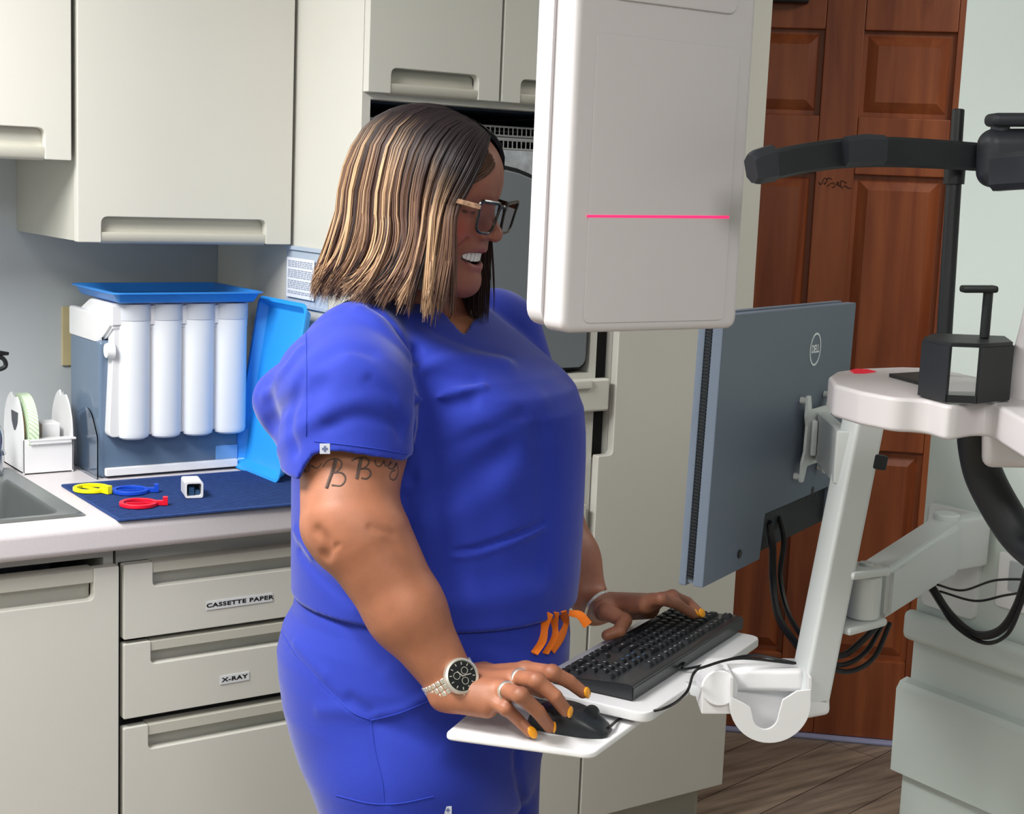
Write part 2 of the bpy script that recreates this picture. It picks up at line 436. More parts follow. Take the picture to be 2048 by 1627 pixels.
def drawer_front(parent, x0, x1, z0, z1, nx0, nx1, nh, y, name='drawer'):    # notch at the top edge
    pts = [(x0, z0), (x1, z0), (x1, z1), (nx1, z1), (nx1, z1-nh), (nx0, z1-nh), (nx0, z1), (x0, z1)]
    pg = rpoly(pts, [.003, .003, .004, .003, .010, .010, .003, .004], 4)
    bm = BM(); prism(bm, pg, 0, DT, Fr(y+DT), bev=0.002)
    d = obj(name, bm, m_lam, parent)
    bm = BM(); h = nh
    prof = [(0.012, 0.0), (-0.012, 0.0), (-0.017, -0.003), (-0.017, -h*0.44), (-0.012, -h*0.48), (0.004, -h*0.50), (0.007, -h*0.8), (0.004, -h-0.002), (0.012, -h-0.002)]
    t = bmesh.new(); A = [t.verts.new((nx0+.0005, y+DT+a, z1+b)) for a, b in prof]; B = [t.verts.new((nx1-.0005, y+DT+a, z1+b)) for a, b in prof]
    n = len(prof)
    for i in range(n): t.faces.new((A[i], A[(i+1) % n], B[(i+1) % n], B[i]))
    t.faces.new(A); t.faces.new(B[::-1]); merge(bm, t)
    obj('pull', bm, m_hand, d, sharp=50)
    return d
YU = 2.83
# upper cabinets
ub = thing('wall_cabinet', 'large cream wall cabinet above the blue-lidded dispenser, long pull at its foot', 'cabinet', (1.165, 3.03, 1.382))
obj('cabinet_body', box(BM(), (0.945, YU+DT+0.001, 1.384), (1.390, YB-0.001, 2.30)), m_lamd, ub)
a = XZ(203, 460, YU); b = XZ(532, 460, YU); h = XZ(300, 437, YU)[1]-XZ(300, 488, YU)[1]
door_up(ub, 0.944, 1.391, 1.382, 2.30, a[0], b[0], h, YU)
us = thing('wall_cabinet', 'smaller cream wall cabinet cut off by the left edge of the photo, hung higher', 'cabinet', (0.7, 3.03, 1.538))
zb = XZ(120, 320, YU)[1]
obj('cabinet_body', box(BM(), (0.45, YU+DT+0.001, zb+0.002), (0.932, YB-0.001, 2.30)), m_lamd, us)
b = XZ(90, 290, YU)[0]
door_up(us, 0.45, 0.933, zb, 2.30, 0.55, b, 0.058, YU)
# base cabinets
XD = 0.925; XS = 1.400
bs = thing('base_cabinet', 'cream base cabinet with one door under the sink at the left edge', 'cabinet', (0.68, 2.85, 0))
bm = BM()
for A_, B_ in (((0.45, 2.56, 0.1), (0.468, YB-.002, 0.852)), ((XD-.026, 2.56, 0.1), (XD-.008, YB-.002, 0.852)), ((0.468, 2.56, 0.1), (XD-.026, YB-.002, 0.118)), ((0.468, YB-.02, 0.118), (XD-.026, YB-.002, 0.852)), ((0.468, 2.56, .835), (XD-.026, 2.575, .852)), ((0.45, 2.60, 0.0), (XD-.008, 2.62, 0.1))):
    box(bm, A_, B_)
obj('cabinet_body', bm, m_lamd, bs)
x1 = XZ(238, 1300, YF)[0]; zt_ = XZ(200, 1135, YF)[1]
nx = XZ(188, 1150, YF)[0]; nh = XZ(100, 1139, YF)[1]-XZ(100, 1205, YF)[1]
drawer_front(bs, 0.45, x1, 0.11, zt_, 0.52, nx, 0.058, YF, 'door')
dr = thing('drawer_cabinet', 'cream three-drawer base cabinet with label strips, left of the person', 'cabinet', (1.16, 2.85, 0))
bm = BM(); box(bm, (XD, YF+DT+.012, 0.1), (XS-.006, YB-.002, 0.852)); box(bm, (XD, 2.60, 0), (XS-.006, 2.62, 0.1))
obj('cabinet_body', bm, m_lamd, dr)
bm = BM(); box(bm, (XD+.004, YF+DT+.0085, 0.12), (XS-.01, YF+DT+.0118, 0.82)); obj('drawer_gap', bm, m_dark, dr)
DRW = []
for (z1, z0, nxp, top) in ((1130, 1280, 306, 0), (1289, 1439, 302, 1), (1457, 1800, 297, 2)):
    zz1 = XZ(247, z1, YF)[1]; zz0 = XZ(247, z0, YF)[1] if top < 2 else 0.12
    nh = [0.046, 0.044, 0.048][top]
    d = drawer_front(dr, XD+0.004, XS-0.008, zz0, zz1, XZ(nxp, z1+15, YF)[0], XS-0.075, nh, YF)
    DRW.append((d, zz0, zz1))
# label strips
m_lab = mat('label tape', 'd8dadd', 0.4); m_ink = mat('black ink', '101010', 0.7)
def label_strip(parent, p0, p1, hpx, s, size):
    c = (Vector(p0)+Vector(p1))/2
    w = (p1-p0).length; bm = BM(); box(bm, (-w/2, -hpx/2, 0), (w/2, hpx/2, 0.0012), frame(c+Vector((0, -0.0002, 0)), (1, 0, 0), (0, 0, 1)))
    M = frame(c, p1-p0, (0, 0, 1))
    if M.col[2].y > 0: M = frame(c, p1-p0, (0, 0, 1))
    bm = BM(); box(bm, (-w/2, -hpx/2, 0), (w/2, hpx/2, 0.0012), M)
    o = obj('label_strip', bm, m_lab, parent)
    Mt = M.copy(); Mt.translation = c + M.to_3x3() @ Vector((0, 0, 0.0014))
    text_mesh(s, size, Mt, m_ink, 'lettering', o, depth=0.0002, spacing=1.12, extra=0.0004, sx=1.55)
    return o
Y_ = YF-0.0003
label_strip(DRW[0][0], at(413, 1211, 1, Y_), at(545, 1193, 1, Y_), 0.0165, 'CASSETTE PAPER', 0.0105)
label_strip(DRW[1][0], at(440, 1360, 1, Y_), at(498, 1350, 1, Y_), 0.0165, 'X-RAY', 0.0105)

# counter with sink cut-out
SX1, SY0, SY1 = 0.875, 2.572, 3.04
def counter_mat():
    M = mat('speckled laminate counter', 'cfc9cb', 0.35, var=0.06, vscale=420)
    return M
bm = BM()
zt_, zb_ = 0.91, 0.856
def slab(x0, x1, y0, y1): box(bm, (x0, y0, zb_), (x1, y1, zt_))
slab(SX1-.012, XS-.001, YF+.005, YB-.001); slab(0.2, SX1-.012, YF+.005, SY0+.012); slab(0.2, SX1-.012, SY1-.012, YB-.001)
prof = [(YF+.0051, zb_), (YF-.020, zb_), (YF-.026, zb_+.004), (YF-.028, zb_+.012), (YF-.028, zt_-.016), (YF-.025, zt_-.006), (YF-.018, zt_-.001), (YF-.008, zt_), (YF+.0051, zt_)]
t = bmesh.new(); A = [t.verts.new((0.2, a, b)) for a, b in prof]; B = [t.verts.new((XS-.001, a, b)) for a, b in prof]; n = len(prof)
for i in range(n): t.faces.new((A[i], A[(i+1) % n], B[(i+1) % n], B[i]))
t.faces.new(A); t.faces.new(B[::-1]); merge(bm, t)
o = obj('countertop', bm, counter_mat(), sharp=45); tag(o, 'pale speckled laminate countertop with rounded front edge over the base cabinets', 'countertop')
sk = thing('sink', 'stainless steel drop-in sink at the left edge of the countertop', 'sink', (0.6, 2.8, 0.911))
bm = BM(); x0s = 0.30
t = bmesh.new()
def ring(pts, z): return [t.verts.new((p.x, p.y, z)) for p in pts]
outer = rpoly([(x0s, SY0), (SX1, SY0), (SX1, SY1), (x0s, SY1)], .012, 6)
rim = rpoly([(x0s+.006, SY0+.006), (SX1-.006, SY0+.006), (SX1-.006, SY1-.006), (x0s+.006, SY1-.006)], .012, 6)
inn = rpoly([(x0s+.03, SY0+.034), (SX1-.036, SY0+.034), (SX1-.036, SY1-.08), (x0s+.03, SY1-.08)], .03, 6)
rs = [ring(outer, .9105), ring(rim, .9150), ring(rpoly([(x0s+.014, SY0+.014), (SX1-.014, SY0+.014), (SX1-.014, SY1-.014), (x0s+.014, SY1-.014)], .012, 6), .9125), ring(inn, .9115), ring([p*0.99+Vector((0.5, 2.8))*0.01 for p in inn], .900), ring([p*0.93+Vector((0.59, 2.78))*0.07 for p in inn], .76)]
for a_, b_ in zip(rs, rs[1:]):
    n = len(a_)
    for k in range(n): t.faces.new((a_[k], a_[(k+1) % n], b_[(k+1) % n], b_[k]))
t.faces.new(rs[-1]); merge(bm, t)
obj('basin', bm, m_steel, sk, sharp=50)
fa = thing('faucet', 'chrome faucet with black handle cut off by the left edge of the photo', 'faucet', (0.835, 2.985, 0.9125))
bm = BM(); f0 = at(8, 948, 2, 0.912)
cyl(bm, (f0.x-.012, f0.y, .9125), (f0.x-.012, f0.y, .955), .011, .010); cyl(bm, (f0.x-.012, f0.y, .953), (f0.x-.012, f0.y, .962), .016, .014)
tube(bm, [(f0.x-.012, f0.y, .955), (f0.x-.012, f0.y, 1.0), (f0.x-.05, f0.y-.01, 1.06), (f0.x-.12, f0.y-.03, 1.05)], .009)
obj('spout', bm, m_chrome, fa)
bm = BM(); q = at(-8, 706, 1, f0.y); tube(bm, [q+Vector((-.05, 0, .0)), q, at(17, 707, 1, f0.y)], [.007, .007, .004], flat=.7)
q2 = at(2, 727, 1, f0.y); tube(bm, [q2+Vector((-.02, 0, .018)), q2+Vector((.004, 0, .010)), q2+Vector((.008, 0, -.006)), q2+Vector((-.012, 0, -.014))], .0045)
cyl(bm, q+Vector((-.03, 0, -.0)), q+Vector((-.03, 0, -.10)), .006)
obj('lever_handle', bm, m_black, fa)
# outlet
a = at(122, 612, 1, YB-.001); b = at(140, 730, 1, YB-.001)
ot = thing('outlet_cover', 'beige outlet cover on the grey wall behind the blue-lidded dispenser', 'outlet', (a.x+.035, YB-.008, b.z))
bm = BM(); box(bm, (a.x, YB-.008, b.z), (a.x+.07, YB-.0005, a.z), bev=.003); obj('plate', bm, mat('beige plastic', 'cdbf94', 0.4), ot)
bm = BM()
for s in (.35, .65): box(bm, (a.x+.022, YB-.010, b.z+(a.z-b.z)*s-.013), (a.x+.048, YB-.0082, b.z+(a.z-b.z)*s+.013), bev=.002)
obj('socket_face', bm, mat('beige plastic', 'cdbf94', 0.4), ot)

# tall cabinet with the open bay
tc_ = thing('tall_cabinet', 'tall cream cabinet with an open bay behind the head of the person', 'cabinet', (1.69, 2.88, 0))
XR = 1.992; zd = 1.686; zn0 = 1.128
bm = BM()
box(bm, (XS, YF+DT+.001, 0.1), (XS+.018, YB-.001, CEIL-.05)); box(bm, (XR-.018, YF+DT+.001, 0.1), (XR, YB-.001, CEIL-.05))
box(bm, (XS+.018, YB-.02, 0.1), (XR-.018, YB-.001, CEIL-.05)); box(bm, (XS+.018, YF+DT+.001, zd-.012), (XR-.018, YB-.02, zd+.006))
box(bm, (XS+.018, YF+DT+.001, 0.1), (XR-.018, YB-.02, 0.118)); box(bm, (XS+.018, YF+DT+.001, zn0-.018), (XR-.018, YB-.02, zn0))
box(bm, (XS, 2.60, 0), (XR, 2.62, 0.1)); box(bm, (XS+.018, YF+DT+.001, .84), (XR-.018, YF+DT+.019, zn0-.018))
obj('cabinet_body', bm, m_lam, tc_)
xm = XZ(1005, 100, YF)[0]
a = XZ(783, 150, YF)[0]; b = XZ(958, 160, YF)[0]
door_up(tc_, XS+.001, xm-.003, zd, CEIL-.06, a, b, 0.048, YF)
a = XZ(1043, 150, YF)[0]
door_up(tc_, xm+.003, XR-.002, zd, CEIL-.06, a, XR-.04, 0.048, YF)
d_ = drawer_front(tc_, XS+.004, XR-.022, XZ(1170, 1075, YF)[1], XZ(1170, 1009, YF)[1], XS+.06, XR-.07, .03, YF)
drawer_front(tc_, XS+.004, XR-.004, 0.11, XZ(1170, 1084, YF)[1], XS+.06, XR-.07, .045, YF, 'door')
bm = BM(); box(bm, (XS+.02, YF-.004, XZ(1200, 822, YF)[1]), (XZ(1217, 800, YF)[0], YF+.019, XZ(1200, 757, YF)[1]), bev=.006, seg=3); box(bm, (XS+.02, YF+.0191, XZ(1200, 815, YF)[1]), (XR-.02, YF+.3, XZ(1200, 765, YF)[1])); box(bm, (XS+.03, YF-.012, XZ(1200, 775, YF)[1]), (XR-.03, YF-.003, XZ(1200, 757, YF)[1]), bev=.004)
obj('pull_out_shelf', bm, m_lam, tc_)
bm = BM(); box(bm, (XS+.019, YB-.03, zn0+.001), (XR-.019, YB-.021, zd-.013)); box(bm, (XS+.019, 2.60, zd-.0125-.004), (XR-.019, YB-.031, zd-.0125))
box(bm, (XS+.0185, 2.60, zn0+.001), (XS+.022, YB-.031, zd-.018)); box(bm, (XR-.022, 2.60, zn0+.001), (XR-.0185, YB-.031, zd-.018))
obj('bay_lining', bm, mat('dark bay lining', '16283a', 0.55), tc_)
# wire racks in the bay
m_wire = mat('coated wire', 'c9cbcb', 0.35, metal=0.3)
def rack(zc, h, label, x0, x1, y):
    r_ = thing('wire_rack', label, 'wire rack', ((x0+x1)/2, y+.1, zc-h/2))
    bm = BM()
    for dz in (-h/2, h/2):
        tube(bm, [(x0, y, zc+dz), (x1, y, zc+dz)], .0022, n=6, raw=True); tube(bm, [(x0, y+.24, zc+dz), (x1, y+.24, zc+dz)], .0022, n=6, raw=True)
    for x in (x0, x1):
        for dz in (-h/2, h/2): tube(bm, [(x, y, zc+dz), (x, y+.24, zc+dz)], .0022, n=6, raw=True)
    obj('rim', bm, m_wire, r_)
    bm = BM(); n = int((x1-x0)/.0112)
    for i in range(1, n):
        x = x0+(x1-x0)*i/n
        tube(bm, [(x, y, zc+h/2), (x, y-.001, zc-h/2), (x, y+.24, zc-h/2)], .0017, n=5, raw=True)
    o = obj('rods', bm, m_wire, r_)
    # side runners that carry the rack in the bay
    bm = BM(); box(bm, (XS+.0221, y, zc-h/2-.008), (x0-.0025, y+.24, zc-h/2-.003)); box(bm, (x1+.0025, y, zc-h/2-.008), (XR-.0221, y+.24, zc-h/2-.003)); 
    box(bm, (XS+.0221, y, zc-h/2-.0075), (XR-.0221, y+.004, zc-h/2-.0035))
    obj('runner', bm, m_wire, r_)
    return r_
yr = 2.62
z1 = at(1000, 262, 1, yr).z; z2 = at(1000, 288, 1, yr).z
rack(z1, .018, 'upper of the two wire racks in the open cabinet bay', XS+.03, XR-.03, yr)
rack(z2, .018, 'lower of the two wire racks in the open cabinet bay', XS+.03, XR-.03, yr)
# patterned box below racks and the grey hooded steriliser
za = at(1020, 301, 1, 2.64).z
o = obj('patterned_sheet', box(BM(), (XS+.03, 2.60, 1.40), (XR-.03, 2.615, za), bev=.002), None or mat('marbled paper', 'b9bec3', 0.5, var=0.5, vscale=22))
tag(o, 'grey marbled backing sheet standing behind the grey steriliser hood', 'sheet')
sx0 = XZ(800, 500, 2.55)[0]; sx1 = XZ(1187, 700, 2.55)[0]; sz1 = at(995, 337, 1, 2.55).z; sz0 = at(1180, 733, 1, 2.55).z
st_ = thing('steriliser', 'grey arched machine hood with black seal inside the open cabinet bay', 'machine', ((sx0+sx1)/2, 2.58, zn0))
sx1 = min(sx1, XR-.030); xc = at(985, 340, 1, 2.55).x; hw = sx1-xc
def arch(cx, hw, z0, z1, dr, rb, n=28):
    pts = [(cx+hw-rb, z0)]
    for k in range(5): a_ = -math.pi/2+k/4*math.pi/2; pts.append((cx+hw-rb+rb*math.cos(a_), z0+rb+rb*math.sin(a_)))
    for k in range(n+1):
        a_ = k/n*math.pi; pts.append((cx+hw*math.copysign(abs(math.cos(a_))**.9, math.cos(a_)), z1-dr+dr*abs(math.sin(a_))))
    for k in range(5): a_ = math.pi+k/4*math.pi/2; pts.append((cx-hw+rb+rb*math.cos(a_), z0+rb+rb*math.sin(a_)))
    return [Vector(p) for p in pts]
bm = BM(); prism(bm, arch(xc, hw+.006, sz0-.006, sz1+.009, .28, .02), 0, .030, Fr(2.592))
obj('seal', bm, m_black, st_)
bm = BM(); prism(bm, arch(xc, hw-.002, sz0, sz1, .28, .02), 0, .035, Fr(2.585), bev=.008, seg=3)
obj('hood', bm, mat('grey moulded plastic', '747b80', 0.45), st_)
bm = BM(); box(bm, (xc-hw+.04, 2.56, zn0+.0005), (xc+hw-.06, 2.592, sz0-.004), bev=.002); obj('foot', bm, m_dark, st_)

# right-hand tall cabinet
tr = thing('tall_cabinet', 'tall cream cabinet with one notched full-height door beside the wooden door', 'cabinet', (2.2, 2.85, 0))
XRR = 2.428
xa = XZ(1238, 665, YF)[0]; xb = XZ(1184, 920, YF)[0]+.004; znz = XZ(1240, 908, YF)[1]
bm = BM(); box(bm, (xa-.0, YF+DT+.002, 0.1), (XRR-.002, YB-.001, CEIL-.05)); box(bm, (2.0, 2.60, 0), (XRR-.02, 2.62, 0.1)); box(bm, (XR+.002, YF+DT+.002, .1), (xa, YF+DT+.02, znz-.01))
obj('cabinet_body', bm, m_lamd, tr)
pts = rpoly([(XR+.003, 0.105), (XRR, 0.105), (XRR, CEIL-.06), (xa, CEIL-.06), (xa, znz), (XR+.003, znz)], [.003, .003, .003, .003, .012, .004], 4)
bm = BM(); prism(bm, pts, 0, DT, Fr(YF+DT), bev=.005, seg=3); obj('door', bm, m_lam, tr)
bm = BM(); box(bm, (XR+.0015, YF+DT+.021, znz-.01), (xa-.001, YB-.01, CEIL-.06)); obj('slot_shade', bm, m_dark, tr)  # solid dark block paints in the shade inside the slot
# ------------------------------------------------------------------ things on the countertop
ZC = 0.91
m_matblue = mat('navy drying mat', '1d3a72', 0.85, bump=0.6, bscale=260, var=0.1, vscale=60)
bm = BM(); prism(bm, rpoly([(.908, 2.507), (1.372, 2.497), (1.372, 2.80), (1.30, 2.83), (.912, 2.838)], .006, 3), ZC+.0006, ZC+.004, bev=.0012)
for k in range(30):                                            # woven ribs of the mat
    y = 2.515+k*.0103; box(bm, (.914, y, ZC+.004), (1.367, y+.0045, ZC+.0049))
o = obj('drying_mat', bm, m_matblue); tag(o, 'navy blue ribbed drying mat on the countertop beside the sink', 'mat')

mx0, mx1, my0, my1 = 1.003, 1.303, 2.879, 3.150
t_ = thing('dispenser_machine', 'slate blue countertop machine with four white tube covers under a blue tray', 'machine', (1.153, 3.0, ZC))
m_slate = mat('slate blue plastic', '62758c', 0.3, coat=0.3)
zs0 = at(141, 664, 0, mx0).z; zs1 = at(203, 680, 0, mx0).z
zb1 = at(500, 672, 1, my0+.02).z
my1 = at(140, 800, 0, mx0).y
bm = BM(); zt2 = at(200, 682, 1, my0).z
box(bm, (mx0, my0, ZC), (mx1, my1, zt2), bev=.008, seg=3); obj('machine_body', bm, m_slate, t_)
zt3 = 1.262
bm = BM()
# white sloping hopper above the body
pts = [(my0+.015, zt2+.001), (my1, zt2+.001), (my1, zt2+.045), (my0+.10, zt3), (my0-.03, zt3), (my0-.03, zt2+.03)]
t = bmesh.new(); A = [t.verts.new((mx0+.012, a, b)) for a, b in pts]; B = [t.verts.new((mx1-.002, a, b)) for a, b in pts]; n = len(pts)
for i in range(n): t.faces.new((A[i], A[(i+1) % n], B[(i+1) % n], B[i]))
t.faces.new(A); t.faces.new(B[::-1])
bmesh.ops.recalc_face_normals(t, faces=t.faces[:]); bmesh.ops.bevel(t, geom=t.edges[:], offset=.005, segments=2, affect='EDGES'); merge(bm, t)
box(bm, (mx0-.002, my0+.02, zt2-.004), (mx0+.014, my1, zt2+.055), bev=.004); box(bm, (mx1-.012, my0-.005, zt2-.004), (mx1+.012, my1-.05, zt2+.022), bev=.004)
obj('hopper', bm, m_white, t_)
# four tube covers
yp = my0-.022; pxl = [(236, 300), (302, 363), (366, 427), (429, 492)]
zp1 = at(260, 594, 1, yp).z; zp0 = at(300, 876, 1, yp).z
bm = BM(); xl = at(217, 700, 1, yp).x; xr_ = at(493, 700, 1, yp).x
prism(bm, rpoly([(xl, zp0+.006), (xr_, zp0+.012), (xr_, zt3), (xl+.012, zt3)], [.012, .012, .004, .01]), 0, .028, Fr(my0+.004), bev=.004)
obj('tube_panel', bm, m_white, t_)
for a_, b_ in pxl:
    x0 = at(a_, 800, 1, yp).x; x1 = at(b_, 800, 1, yp).x; r = (x1-x0)/2-.0006
    bm = BM(); c = Vector(((x0+x1)/2, yp+.003, 0))
    prof = [(0, zp0), (r*.7, zp0+.001), (r*.93, zp0+.005), (r, zp0+.013), (r, zt3-.05), (r+.0007, zt3-.047), (r+.0007, zt3-.001), (0, zt3-.001)]
    t = bmesh.new(); rings = [[t.verts.new((c.x+q*math.cos(math.pi+math.pi*k/16), c.y+.7*q*math.sin(math.pi+math.pi*k/16), h)) for k in range(17)] for q, h in prof]
    for u_, v_ in zip(rings, rings[1:]):
        for k in range(16): t.faces.new((u_[k], u_[k+1], v_[k+1], v_[k]))
    bmesh.ops.remove_doubles(t, verts=t.verts[:], dist=1e-6); merge(bm, t)
    tcv = obj('tube_cover', bm, mat('white tube plastic', 'dfe3e9', 0.4, coat=.1), t_)
    bm = BM(); t = bmesh.new(); rings = [[t.verts.new((c.x+q*math.cos(math.pi+math.pi*k/16), c.y+.7*q*math.sin(math.pi+math.pi*k/16)-.0004, h)) for k in range(17)] for q, h in ((r+.0004, zt3-.034), (r+.0016, zt3-.033), (r+.0016, zt3-.002), (r+.0004, zt3-.0015))]
    for u_, v_ in zip(rings, rings[1:]):
        for k in range(16): t.faces.new((u_[k], u_[k+1], v_[k+1], v_[k]))
    merge(bm, t); obj('tube_collar', bm, mat('frosted collar', 'c3c7cf', 0.3), tcv)
bm = BM(); c = at(226, 700, 1, yp+.006); cyl(bm, c+Vector((-.002, -.004, 0)), c+Vector((-.016, -.004, 0)), .018, .014, 20); obj('side_knob', bm, m_white, t_)
a = at(431, 891, 1, my0); b = at(474, 917, 1, my0)
bm = BM(); box(bm, (a.x, my0-.0012, b.z), (b.x, my0-.0001, a.z)); obj('label_strip', bm, mat('pale blue label', '7faede', 0.4), t_)
bm = BM(); box(bm, (1.012, my0-.014, ZC+.0055), (1.296, my0-.002, ZC+.022), bev=.003); obj('foot_bar', bm, m_white, t_)
# clear side shield
bm = BM(); prism(bm, rpoly([(my0-.012, ZC+.001), (my1-.07, ZC+.001), (my1-.07, ZC+.12), (my0+.035, ZC+.145), (my0-.012, ZC+.085)], [.002, .01, .02, .05, .02]), 0, .0025, Matrix(((0, 0, -1, mx0-.006), (1, 0, 0, 0), (0, 1, 0, 0), (0, 0, 0, 1))))
obj('clear_shield', bm, mat('clear plastic', 'dfe8f0', 0.05, trans=1.0, ior=1.2), t_)

def open_tray(bm, w, h, d, M, flare=.010, wall=.0035, r=.02):
    t = bmesh.new()
    def rg(a, z): return [t.verts.new((p.x, p.y, z)) for p in rpoly([(-w/2+a, -h/2+a), (w/2-a, -h/2+a), (w/2-a, h/2-a), (-w/2+a, h/2-a)], max(.004, r-a), 5)]
    L = [rg(flare+.004, 0), rg(flare, .003), rg(.004, d-.003), rg(-.003, d-.003), rg(-.003, d), rg(.005, d), rg(flare+wall, wall+.002), rg(flare+wall+.004, wall)]
    for a_, b_ in zip(L, L[1:]):
        n = len(a_)
        for k in range(n): t.faces.new((a_[k], a_[(k+1) % n], b_[(k+1) % n], b_[k]))
    t.faces.new(L[0][::-1]); t.faces.new(L[-1]); merge(bm, t, M)
yt0 = 2.815; z_t = 1.264; xt0 = at(228, 590, 1, yt0).x; xt1 = at(529, 575, 1, yt0).x
yt1 = yt0 + .255
bm = BM(); open_tray(bm, xt1-xt0, yt1-yt0, .022, Matrix.Translation(((xt0+xt1)/2, (yt0+yt1)/2, z_t)), flare=.014)
o = obj('serving_tray', bm, m_trayb); tag(o, 'shallow blue plastic tray lying on top of the white tube machine', 'tray')
b0 = Vector((1.318, 2.745, ZC+.0062)); up = Vector((1.372, 2.825, 1.262))-b0; L_t = up.length
alng = Vector((0.02, -1, 0)).normalized(); Mt = frame(b0+up/2, alng, up)
if Mt.col[2].x > 0: Mt = frame(b0+up/2, -alng, up)
bm = BM(); open_tray(bm, .21, L_t, .022, Mt, flare=.012)
o = obj('serving_tray', bm, m_trayc); tag(o, 'bright blue plastic tray leaning upright behind the right shoulder and arm', 'tray')
bm = BM(); c = at(488, 916, 0, 1.31)
# paper holder on the cabinet side
ph = thing('sign_holder', 'clear wall holder with a printed sheet on the side of the tall cabinet', 'sign holder', (XS-.005, 2.77, 1.25))
ya, za_ = at(575, 489, 0, XS).y, at(575, 489, 0, XS).z; yb_, zb_ = at(655, 493, 0, XS).y-.01, at(577, 608, 0, XS).z
Ms = Matrix(((0, 0, -1, XS-.0005), (-1, 0, 0, 0), (0, 1, 0, 0), (0, 0, 0, 1)))      # local x -> -y, y -> z, out -> -x
bm = BM(); prism(bm, rpoly([(-ya, zb_), (-yb_, zb_), (-yb_, za_), (-ya, za_)], .003), 0, .0012, Ms)
prism(bm, rpoly([(-ya, za_-.008), (-yb_, za_-.008), (-yb_, za_), (-ya, za_)], .002), .0013, .006, Ms); prism(bm, rpoly([(-ya, zb_), (-yb_, zb_), (-yb_, zb_+.006), (-ya, zb_+.006)], .002), .0013, .006, Ms)
obj('holder_frame', bm, mat('frosted acrylic', 'b9c6d6', 0.2, coat=.3), ph)
p0 = at(580, 513, 0, XS); p1 = at(628, 520, 0, XS); pz = at(582, 592, 0, XS).z
bm = BM(); prism(bm, [(-p0.y, pz), (-(p0.y-.125), pz), (-(p0.y-.125), p0.z), (-p0.y, p0.z)], .0062, .0066, Ms)
sh = obj('sheet', bm, mat('paper', 'e9ecf2', 0.7), ph)
bm = BM(); random.seed(2)
n = 19; hh = p0.z-pz
for k in range(n):
    if k in (4, 10, 16): continue
    z = p0.z-.007-k*(hh-.012)/n
    y = p0.y-.006
    while y > p0.y-.115:
        w = random.uniform(.006, .016); y2 = max(p0.y-.119, y-w); prism(bm, [(-y, z-.0012), (-y2, z-.0012), (-y2, z+.0012), (-y, z+.0012)], .00665, .0068, Ms); y = y2-.0025
obj('text_lines', bm, mat('grey print', '98a2b6', 0.7), sh)

# tape dispenser
td = thing('tape_dispenser', 'white tape dispenser with slotted side plates beside the sink', 'tape dispenser', (.93, 3.0, ZC))
dx0, dx1, dy0, dy1 = .878, .980, 2.966, 3.098
zf = at(100, 876, 1, dy0).z; zside = at(120, 784, 1, dy0+.03).z
bm = BM(); box(bm, (dx0, dy0, ZC+.003), (dx1, dy0+.003, zf), bev=.001); box(bm, (dx0, dy1-.003, ZC+.003), (dx1, dy1, zf)); box(bm, (dx0, dy0+.003, ZC+.003), (dx1, dy1-.003, ZC+.006))
box(bm, (dx0+.012, dy0-.006, zf-.004), (dx1+.004, dy0+.014, zf), bev=.001); box(bm, (dx0+.014, dy0-.005, zf-.010), (dx1-.006, dy0, zf-.004))
obj('tray_front', bm, m_white, td)
for i, (x, n) in enumerate(((dx0, 'side_plate'), (dx1-.0035, 'side_plate'))):
    yc_ = (dy0+dy1)/2; hw_ = (dy1-dy0)/2; pts = [(dy0, ZC+.001), (dy1, ZC+.001)]
    for k in range(17):
        a_ = math.pi*k/16
        if k == 9 : pts += [(yc_+hw_*math.cos(a_)-.000, zf+(zside-zf)*math.sin(a_)), (yc_-.007, zside-.010)]; continue
        if k == 8: pts += [(yc_+.006, zside-.010), (yc_+.004, zside-.012)]; continue
        pts.append((yc_+hw_*math.cos(a_), zf+(zside-zf)*math.sin(a_)))
    bm = BM(); prism(bm, [Vector(p) for p in pts], x, x+.0035, Matrix(((0, 0, 1, 0), (1, 0, 0, 0), (0, 1, 0, 0), (0, 0, 0, 1))), bev=.0008, both=True)
    sp_ = obj(n, bm, m_white, td)
    if i == 0:
        bm = BM(); prism(bm, rpoly([(yc_-.036, zf+.050), (yc_+.010, zf+.050), (yc_+.006, zf+.028), (yc_-.012, zf+.006), (yc_-.032, zf+.028)], [.002, .002, .01, .012, .01]), .0001, .0007, Matrix(((0, 0, -1, dx0), (1, 0, 0, 0), (0, 1, 0, 0), (0, 0, 0, 1))))
        obj('printed_badge', bm, mat('charcoal print', '3c4046', 0.5), sp_)
bm = BM(); box(bm, (dx0+.05, dy0+.04, ZC+.007), (dx1-.014, dy0+.085, zf+.024), bev=.003); obj('core_block', bm, m_white, td)
tr_ = thing('tape_roll', 'roll of pale green striped tape inside the white tape dispenser', 'tape roll', (dx0+.03, 3.02, ZC))
zcn = zf+.013; rt = zside-.004-zcn
bm = BM(); lathe(bm, [(rt*.45, 0), (rt, 0), (rt, .019), (rt*.45, .019), (rt*.45, 0)], Matrix(((0, 0, 1, dx0+.012), (1, 0, 0, (dy0+dy1)/2), (0, 1, 0, zcn), (0, 0, 0, 1))), 40, cap=False)
